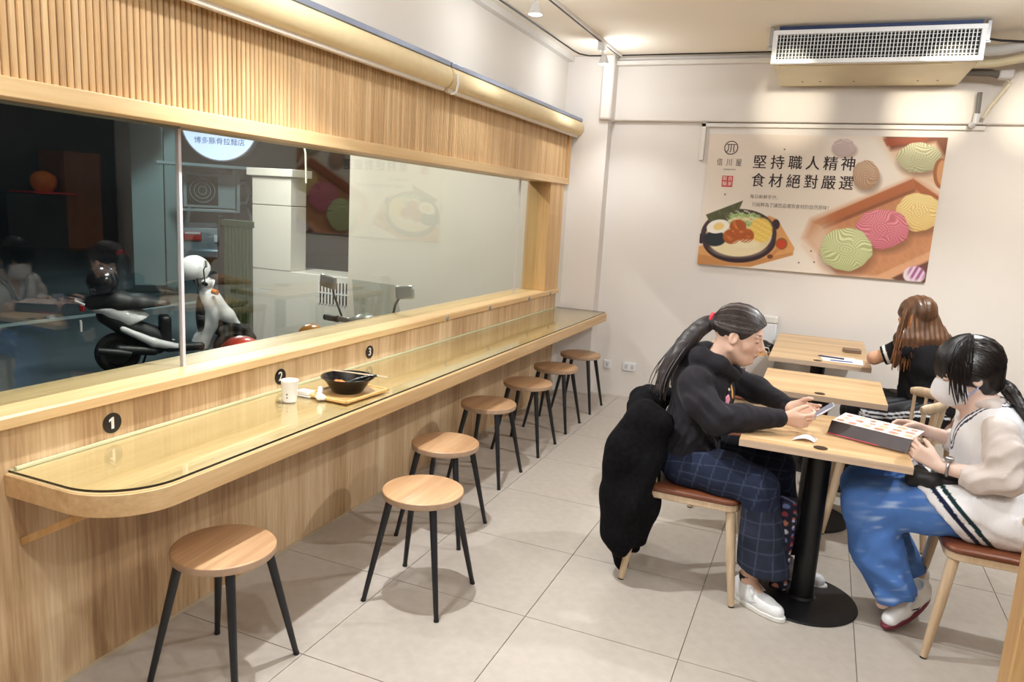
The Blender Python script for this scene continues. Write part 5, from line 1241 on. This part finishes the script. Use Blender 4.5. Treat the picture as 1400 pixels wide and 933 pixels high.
# tiled pillar with cap
pi_ = thing('tiled_pillar', 'white tiled pillar with projecting cap standing outside the window', 'pillar', (-5.43, 6.42, G))
MB().box((-.24, -.11, .976), (.24, .11, 1.93)).build('core', M_GROUT, pi_)
for z0, z1 in ((.9765, 1.652), (1.660, 1.955)): MB().box((-.255, -.125, z0), (.255, .125, z1)).build('tile', M_EXT2, pi_, .004)
MB().box((-.30, -.165, 1.955), (.30, .165, 2.035)).build('cap', M_EXT2, pi_, .006)
MB().tube([(.30, 0, 2.3), (.36, -.05, 2.28), (.42, -.1, 2.2), (.43, -.1, 1.9)], .010, 10).build('pipe', M_CONG if False else M_EXT2, pi_)
lw_ = thing('louvred_cabinet', 'low white cabinet with dark upright louvres outside the window', 'cabinet', (-5.05, 6.55, G))
MB().box((-.64, -.25, 0), (.62, .25, .975)).build('body', M_EXT2, lw_, .006)
MB().box((.235, -.2515, .68), (.605, -.249, .91)).build('dark_opening', M_BLACK, lw_)
lv = MB().box((-.010, -.258, .675), (.010, -.250, .915)).mesh('louvre', M_WHITE, False)
for i in range(10): share('louvre', lv, lw_, (.245+i*.0405, 0, 0))
MB().box((.23, -.262, .785), (.61, -.256, .80)).build('cross_bar', M_WHITE, lw_)
# green corrugated gate
gg = thing('corrugated_gate', 'green corrugated metal gate leaf beside the white pillar outside', 'gate', (-5.9, 6.32, G))
for i in range(8): MB().cyl((-.18+i*.05, 0, .05), (-.18+i*.05, 0, 1.42), .024, n=10).build('rib', mat('moss_green_metal', (52, 68, 38), .5, var=.1, vscale=6) if 'moss_green_metal' not in MATS else MATS['moss_green_metal'], gg)
MB().box((-.23, -.03, 1.40), (.24, .03, 1.47)).box((-.23, -.03, .02), (.24, .03, .08)).build('frame', MATS['moss_green_metal'], gg, .004); MB().box((-.27, -.035, 0), (-.235, .035, 1.50)).build('post', M_BLACK, gg, .003)
# round shop sign
sg = thing('round_shop_sign', 'round glowing white shop sign with dark lettering hanging outside', 'sign', (-6.39, 6.6, 2.31))
sg.rotation_euler = (0, 0, math.radians(30))
def disc_y(r, y0, y1, n=48): return MB().cyl((0, y0, 0), (0, y1, 0), r, n=n)
disc_y(.415, -.10, .10).build('drum', mat('grey_sign_rim', (150, 150, 156), .4), sg)
disc_y(.40, -.104, -.098).build('lit_face', mat('lit_sign_face', (236, 242, 255), .4, emit=(176, 206, 255), estr=1.05), sg)
text('sign_lettering', '博多豚骨拉麵店', .078, mat('navy_letter', (40, 48, 84), .5), (0, -.106, -.20), (PI/2, 0, 0), sg, .001)
MB().tube([(0, 0, .40), (.1, -.05, .46), (1.05, -.98, .36)], .018, 8).build('bracket_arm', M_BLACK, sg)
# far side of the street
fb = thing('street_building', 'dark building across the street behind the pale columns', 'building', (-15.2, 14.7, G))
fb.rotation_euler = (0, 0, math.radians(45))
M_FB = mat('dark_facade', (44, 48, 50), .8, var=.2, vscale=.6)
MB().box((-9, 2.2, 0), (9, 3.2, 9)).build('wall', M_FB, fb)
M_GRL = mat('white_window_bars', (176, 190, 190), .5); M_DARKG = mat('dark_window_glass', (16, 20, 24), .2)
for x, z, hw, nb in ((.10, 1.15, .16, 4), (.56, 1.10, .22, 4)):
    w_ = MB().box((x-hw, 2.14, z-.42), (x+hw, 2.2, z+.42)).build('window', M_DARKG, fb)
    for k in range(nb): MB().box((x-hw+.02+k*(2*hw-.08)/(nb-1), 2.10, z-.40), (x-hw+.06+k*(2*hw-.08)/(nb-1), 2.14, z+.40)).build('bar', M_GRL, w_)
    MB().box((x-hw, 2.09, z-.02), (x+hw, 2.13, z+.02)).build('cross_bar', M_GRL, w_)
for x in (-5.5, 5.8): MB().box((x-.7, 2.12, .0), (x+.7, 2.2, 2.3)).build('shutter', mat('grey_shutter', (70, 76, 78), .5) if 'grey_shutter' not in MATS else MATS['grey_shutter'], fb)
M_COLM = mat('pale_teal_render', (150, 172, 170), .7, var=.06, vscale=2)
for lab, x, y, w_, h_ in (('wide pale teal column across the street', -10.7, 9.35, .24, 3.3), ('narrow pale teal column beside the glass joint, across the street', -10.15, 9.35, .11, 3.3)):
    t = thing('street_column', lab, 'column', (x, y, G)); t.rotation_euler = (0, 0, math.radians(48))
    MB().box((-w_, -w_, 0), (w_, w_, h_)).build('shaft', M_COLM, t, .01); MB().box((-w_-.05, -w_-.05, h_), (w_+.05, w_+.05, h_+.18)).box((-w_-.03, -w_-.03, 0), (w_+.03, w_+.03, .12)).build('mouldings', mat('column_moulding', (66, 74, 74), .7) if 'column_moulding' not in MATS else MATS['column_moulding'], t, .01)
struct(MB().box((-12.2, 7.6, G+3.2), (-9.6, 12.5, G+3.7)).build('arcade_beam', M_FB))
# outdoor condenser on brackets
cd = thing('outdoor_condenser', 'outdoor condenser unit on a wall frame across the street', 'condenser', (-9.0, 9.0, 1.30)); cd.rotation_euler = (0, 0, math.radians(52))
M_CON = mat('grey_condenser', (168, 184, 186), .5, var=.06)
MB().box((-.38, -.14, 0), (.38, .14, .52)).build('case', M_CON, cd, .01)
MB().box((-.33, -.145, .04), (.12, -.139, .48)).build('fan_opening', M_BLACK, cd)
for k in range(3): MB().tube([(-.105+(.06+.06*k)*math.cos(a), -.15, .26+(.06+.06*k)*math.sin(a)) for a in np.linspace(0, 2*PI, 25)], .006, 6, caps=False).build('guard_ring', M_CON, cd)
MB().box((-.44, -.18, -.06), (-.40, .2, .62)).box((.40, -.18, -.06), (.44, .2, .62)).box((-.44, -.18, -.06), (.44, .2, -.03)).build('bracket', M_CON, cd)
MB().tube([(.38, .0, .4), (.55, 0, .42), (.62, 0, .25), (.55, 0, .1), (.40, 0, .08)], .03, 8).build('pipe', M_CON, cd)
MB().box((-.75, -.35, .62), (.8, .3, .66)).build('rain_cover', M_CON, cd)
MB().box((-.43, -.02, -1.5), (-.40, .02, -.03)).box((.40, -.02, -1.5), (.43, .02, -.03)).build('support_post', M_BLACK, cd)
# ------------------------------------------------------------------ parked car, seen from behind
car = thing('parked_car', 'silver saloon car parked across the street, rear facing the window', 'car', (-12.35, 12.75, G)); car.rotation_euler = (0, 0, math.radians(138))
M_CARP = mat('silver_car_paint', (150, 160, 166), .3, metal=.5, coat=.6); M_CGL = mat('dark_car_glass', (14, 18, 20), .08)
prof = [(0, .28), (0.02, .62), (.06, .92), (.55, .98), (1.15, 1.38), (2.35, 1.42), (3.1, 1.0), (4.2, .86), (4.42, .6), (4.42, .28)]
def car_slice(w, prof=prof): return [(x, w(z), z) for x, z in prof]
mbc = MB(); n = len(prof)
ws = [(-1, .0), (-.97, .04), (0, .06), (.97, .04), (1, 0)]
for s_, b_ in ws:
    for x, z in prof: mbc.v.append((x + b_*(1 if x > 2 else -1)*.6, s_*.84*(1 if z < .95 else .80 if z > 1.2 else .93), z+(b_*.4 if z > .8 else 0)))
for i in range(len(ws)-1):
    for j in range(n): mbc.f.append((i*n+j, i*n+(j+1) % n, (i+1)*n+(j+1) % n, (i+1)*n+j)); mbc.m.append(0)
mbc.f += [tuple(range(n))[::-1], tuple((len(ws)-1)*n+j for j in range(n))]; mbc.m += [0, 0]
mbc.build('body', M_CARP, car, .03)
MB().add([(.60, -.66, 1.02), (.60, .66, 1.02), (1.10, .60, 1.375), (1.10, -.60, 1.375), (.56, -.66, 1.04), (.56, .66, 1.04), (1.06, .60, 1.40), (1.06, -.60, 1.40)], [(0, 1, 2, 3), (7, 6, 5, 4), (0, 4, 5, 1), (1, 5, 6, 2), (2, 6, 7, 3), (3, 7, 4, 0)]).build('rear_window', M_CGL, car)
for s_ in (-1, 1):
    MB().add([(.85, s_*.785, 1.04), (2.75, s_*.785, 1.04), (2.2, s_*.69, 1.36), (1.25, s_*.69, 1.35), (.85, s_*.77, 1.04), (2.75, s_*.77, 1.04), (2.2, s_*.66, 1.36), (1.25, s_*.66, 1.35)], [(0, 1, 2, 3), (7, 6, 5, 4), (0, 4, 5, 1), (1, 5, 6, 2), (2, 6, 7, 3), (3, 7, 4, 0)]).build('side_window', M_CGL, car)
    MB().box((-.055, s_*.62-.18, .66), (.06, s_*.62+.18, .86)).build('tail_lamp', mat('red_tail_lamp', (190, 26, 30), .15, coat=.5) if 'red_tail_lamp' not in MATS else MATS['red_tail_lamp'], car, .02)
    MB().box((-.058, s_*.62-.16, .80), (.06, s_*.62+.16, .85)).build('reversing_lamp', mat('clear_lamp', (226, 220, 220), .15) if 'clear_lamp' not in MATS else MATS['clear_lamp'], car, .01)
    for x in (.80, 3.55): MB().cyl((x, s_*.70, .30), (x, s_*.87, .30), .30, n=28).build('tyre', mat('tyre_rubber', (18, 18, 19), .8) if 'tyre_rubber' not in MATS else MATS['tyre_rubber'], car, .03)
MB().box((-.06, -.84, .28), (.1, .84, .48)).build('bumper', M_CARP, car, .04)
npl = MB().box((-.052, -.19, .64), (-.03, .19, .80)).build('number_plate', M_PAPER, car, .004)
# ------------------------------------------------------------------ scooters
M_SCW = mat('white_scooter_panel', (228, 228, 230), .25, coat=.5, var=.02); M_SCB = mat('black_scooter_plastic', (22, 24, 27), .45, var=.1); M_SEAT = mat('black_scooter_seat', (20, 22, 25), .5, bump=.2, bscale=120)
def scooter(label, loc, rz, screen=False, white=None, lean=0.):
    t = thing('motor_scooter', label, 'scooter', loc, rz); white = white or M_SCW
    if lean: t.rotation_euler = (lean, 0, rz)
    def sdf(name, build, m, lo=(-.5, -.4, 0), hi=(1.7, .4, 1.3), h=.014, it=2):
        F = Field(lo, hi, h); build(F); V, Q = F.surface(); V = relax(V, Q, it)
        o = bpy.data.objects.new(name, np_mesh(name, V, Q, m)); COL.objects.link(o); o.parent = t; return o
    for x in (0, 1.22):
        w = MB().tube([(x+.175*math.cos(a), 0, .235+.175*math.sin(a)) for a in np.linspace(0, 2*PI, 29)], .058, 10, caps=False).build('tyre', MATS['tyre_rubber'], t)
        MB().cyl((x, -.035, .235), (x, .035, .235), .125, n=24).build('wheel_disc', M_SCB, w)
    sdf('engine', lambda F: (F.cone((.02, .08, .26), (.4, .06, .3), .09, .11, .03), F.cone((.0, -.13, .30), (.35, -.12, .26), .055, .05, .03)), M_SCB)
    def rear(F):
        F.chain([(-.28, 0, .80), (-.05, 0, .72), (.2, 0, .58), (.42, 0, .42)], [.05, .115, .135, .11], .05)
        F.cone((-.32, 0, .82), (.1, 0, .80), .03, .10, .04); F.cut((0, 0, .765), (-.14, 0, 1)); F.cut((0, 0, .50), (.45, 0, -1)); 
    sdf('rear_panel', rear, white)
    sdf('lower_panel', lambda F: (F.chain([(.05, .12, .52), (.35, .13, .36), (.62, .12, .29)], [.035, .05, .04], .03), F.chain([(.05, -.12, .52), (.35, -.13, .36), (.62, -.12, .29)], [.035, .05, .04], .03)), white)
    sdf('dark_side_panel', lambda F: (F.chain([(-.1, 0, .66), (.15, 0, .5), (.4, 0, .40)], [.10, .128, .118], .03), F.cut((0, 0, .68), (.40, 0, 1))), M_SCB)
    sdf('seat', lambda F: (F.chain([(-.22, 0, .80), (0, 0, .80), (.24, 0, .755), (.46, 0, .74)], [.085, .125, .13, .10], .06), F.cut((0, 0, .715), (.1, 0, -1))), M_SEAT)
    sdf('floorboard', lambda F: (F.box((.68, 0, .29), (.20, .16, .045), None, .03), F.box((.48, 0, .45), (.06, .13, .2), None, .04, .05)), M_SCB)
    def front(F):
        F.chain([(.86, 0, .30), (.92, 0, .52), (.94, 0, .80), (.90, 0, .96)], [.09, .11, .13, .075], .05); F.ell((.98, 0, .68), (.07, .17, .22), None, .05)
        F.chain([(1.0, 0, .82), (1.16, 0, .62), (1.30, 0, .47)], [.09, .075, .035], .05); F.cone((.80, 0, .28), (.9, 0, .42), .06, .07, .05)
        F.ell((.80, 0, .66), (.09, .14, .24), None, .03, True)
    sdf('front_shield', front, white)
    sdf('inner_shield', lambda F: (F.ell((.86, 0, .64), (.05, .15, .25), None, .02),), M_SCB)
    sdf('front_fender', lambda F: (F.tube if False else F.chain([(1.06, 0, .44), (1.2, 0, .50), (1.36, 0, .45), (1.46, 0, .34)], [.055, .065, .06, .03], .04),), M_SCB)
    sdf('handlebar_cowl', lambda F: (F.ell((.90, 0, 1.02), (.10, .12, .075), None, .04), F.cone((.88, -.3, 1.03), (.88, .3, 1.03), .022, .022, .03)), white)
    MB().cyl((.87, -.33, 1.03), (.87, -.22, 1.03), .022, n=12).cyl((.87, .22, 1.03), (.87, .33, 1.03), .022, n=12).build('grip', M_SCB, t)
    MB().cyl((.93, 0, .86), (.86, 0, 1.0), .03, n=10).build('stem', M_SCB, t)
    for s_ in (-1, 1):
        mt = MB().tube([(.88, s_*.2, 1.05), (.86, s_*.25, 1.18), (.87, s_*.27, 1.22)], .007, 8).build('mirror_stem', M_SCB, t)
        MB().obox((.87, s_*.31, 1.255), (.025, .135, .08), Matrix.Rotation(.12*s_, 3, 'X')).build('mirror', mat('mirror_grey', (170, 172, 166), .2, metal=.3) if 'mirror_grey' not in MATS else MATS['mirror_grey'], mt, .012)
        MB().cyl((.97, s_*.15, .93), (1.01, s_*.20, .92), .030, n=12).build('indicator', mat('amber_indicator', (228, 128, 40), .2) if 'amber_indicator' not in MATS else MATS['amber_indicator'], t)
    MB().cyl((.97, 0, 1.0), (1.0, 0, .99), .06, n=20).build('headlamp', MATS['clear_lamp'], t)
    MB().obox((-.325, 0, .75), (.05, .18, .07)).build('tail_lamp', MATS['red_tail_lamp'], t, .015)
    MB().obox((-.34, 0, .55), (.02, .16, .10)).build('number_plate', M_PAPER, t)
    MB().tube([(-.30, -.11, .79), (-.38, -.09, .83), (-.38, .09, .83), (-.30, .11, .79)], .013, 8).build('grab_rail', M_SCW, t)
    MB().tube([(.12, -.17, .25), (.0, -.18, .27), (-.2, -.18, .30)], [.03, .045, .04], 12).build('exhaust', M_SCB, t)
    MB().tube([(.3, .14, .2), (.26, .2, .05), (.24, .24, .012)], .012, 8).build('side_stand', M_SCB, t)
    if screen: MB().add([(1.00, -.20, 1.02), (1.00, .20, 1.02), (.94, .17, 1.28), (.94, -.17, 1.28), (.994, -.20, 1.02), (.994, .20, 1.02), (.934, .17, 1.28), (.934, -.17, 1.28)], [(0, 1, 2, 3), (7, 6, 5, 4), (0, 4, 5, 1), (1, 5, 6, 2), (2, 6, 7, 3), (3, 7, 4, 0)]).build('wind_screen', glass('clear_screen', (.8, .82, .8), .06), t)
    return t
def helmet(label, loc, m, rz=0., s=1., vis=True):
    t = thing('helmet', label, 'helmet', loc, rz)
    F = Field((-.16, -.14, -.15), (.16, .14, .15), .007); F.ell((0, 0, 0), (.135, .118, .125), None, .01); F.cut((0, 0, -.075), (.25, 0, -1), .01); F.ell((.02, 0, -.08), (.10, .09, .09), None, .01, True); F.ell((.16, 0, -.05), (.08, .10, .055), None, .015, True)
    V, Q = F.surface(); V = relax(V, Q, 2)*s; o = bpy.data.objects.new('shell', np_mesh('shell', V, Q, m)); COL.objects.link(o); o.parent = t
    if vis: MB().tube([(.115*s, -.09*s, -.02*s), (.150*s, 0, -.015*s), (.115*s, .09*s, -.02*s)], .008*s, 8, flat=.5).build('visor_rim', M_SCB, t)
    MB().tube([(.0, -.10*s, -.06*s), (.02*s, -.07*s, -.13*s), (.02*s, .07*s, -.13*s), (0, .10*s, -.06*s)], .006, 6).build('chin_strap', M_SCB, t)
    return t
SX, SY, SA = -6.06, 4.90, .95
scooter('white scooter with black seat parked outside left of the pillar', (SX, SY, G), SA).scale = (.86, .86, .86)
hx = lambda a, z: (SX+.86*a*math.cos(SA), SY+.86*a*math.sin(SA), G+.86*z)
helmet('white open-face helmet hung on the white scooter handlebar', hx(.80, 1.16), mat('white_helmet', (240, 240, 242), .2, coat=.6), 1.0, 1.15)
helmet('black helmet resting on the white scooter\'s seat', hx(-.12, 1.03), mat('black_helmet', (22, 24, 28), .22, coat=.6), 2.6, 1.15)
scooter('grey scooter with wind screen parked close outside the window', (-2.66, 2.90, G), 1.42, True, mat('warm_grey_scooter_panel', (150, 148, 136), .3, coat=.4))
helmet('red helmet top showing just above the sill outside', (-2.66, 2.86, G+.955), mat('red_helmet', (226, 60, 44), .3, coat=.4), 1.2, .85)
helmet('orange helmet top showing just above the sill outside, left of the mirror', (-2.72, 3.50, G+.96), mat('orange_helmet', (226, 146, 50), .3, coat=.4), .4, .62)
point('street_lamp_and_fill', (-8.2, 6.2, 4.8), 420, (.78, .95, 1.0), .25)
point('street_lamp_and_fill', (-10.9, 11.2, 2.6), 160, (.75, .95, 1.0), .25)  # fill light added to brighten the parked car

# ================================================================== kitchen side of the room, seen only in the window's reflection
kc = thing('kitchen_cabinet', 'tall dark cabinet with a warm wood door mirrored in the window', 'cabinet', (3.05, 5.2, 0))
MB().box((-.22, -.55, 0), (.22, .05, 1.44)).build('body', mat('charcoal_laminate', (46, 48, 50), .5, var=.1), kc, .004)
MB().box((-.20, .06, .88), (.2, .46, 1.88)).build('wood_door', mat('reddish_wood', (130, 78, 44), .4, var=.2, vscale=4, stretch=(4, 4, .6)), kc, .004)
kp = thing('orange_pot', 'round orange pot on a red tray mirrored at left of the window', 'pot', (2.98, 5.12, 1.445))
MB().lathe([(.0, .02), (.07, .02), (.11, .07), (.12, .12), (.11, .17), (.07, .21), (.0005, .23)], 28).build('pot_body', mat('orange_enamel', (236, 130, 40), .25), kp)
MB().box((-.2, -.22, 0), (.2, .2, .02)).build('red_tray', mat('red_plastic', (210, 44, 36), .3), kp, .005)
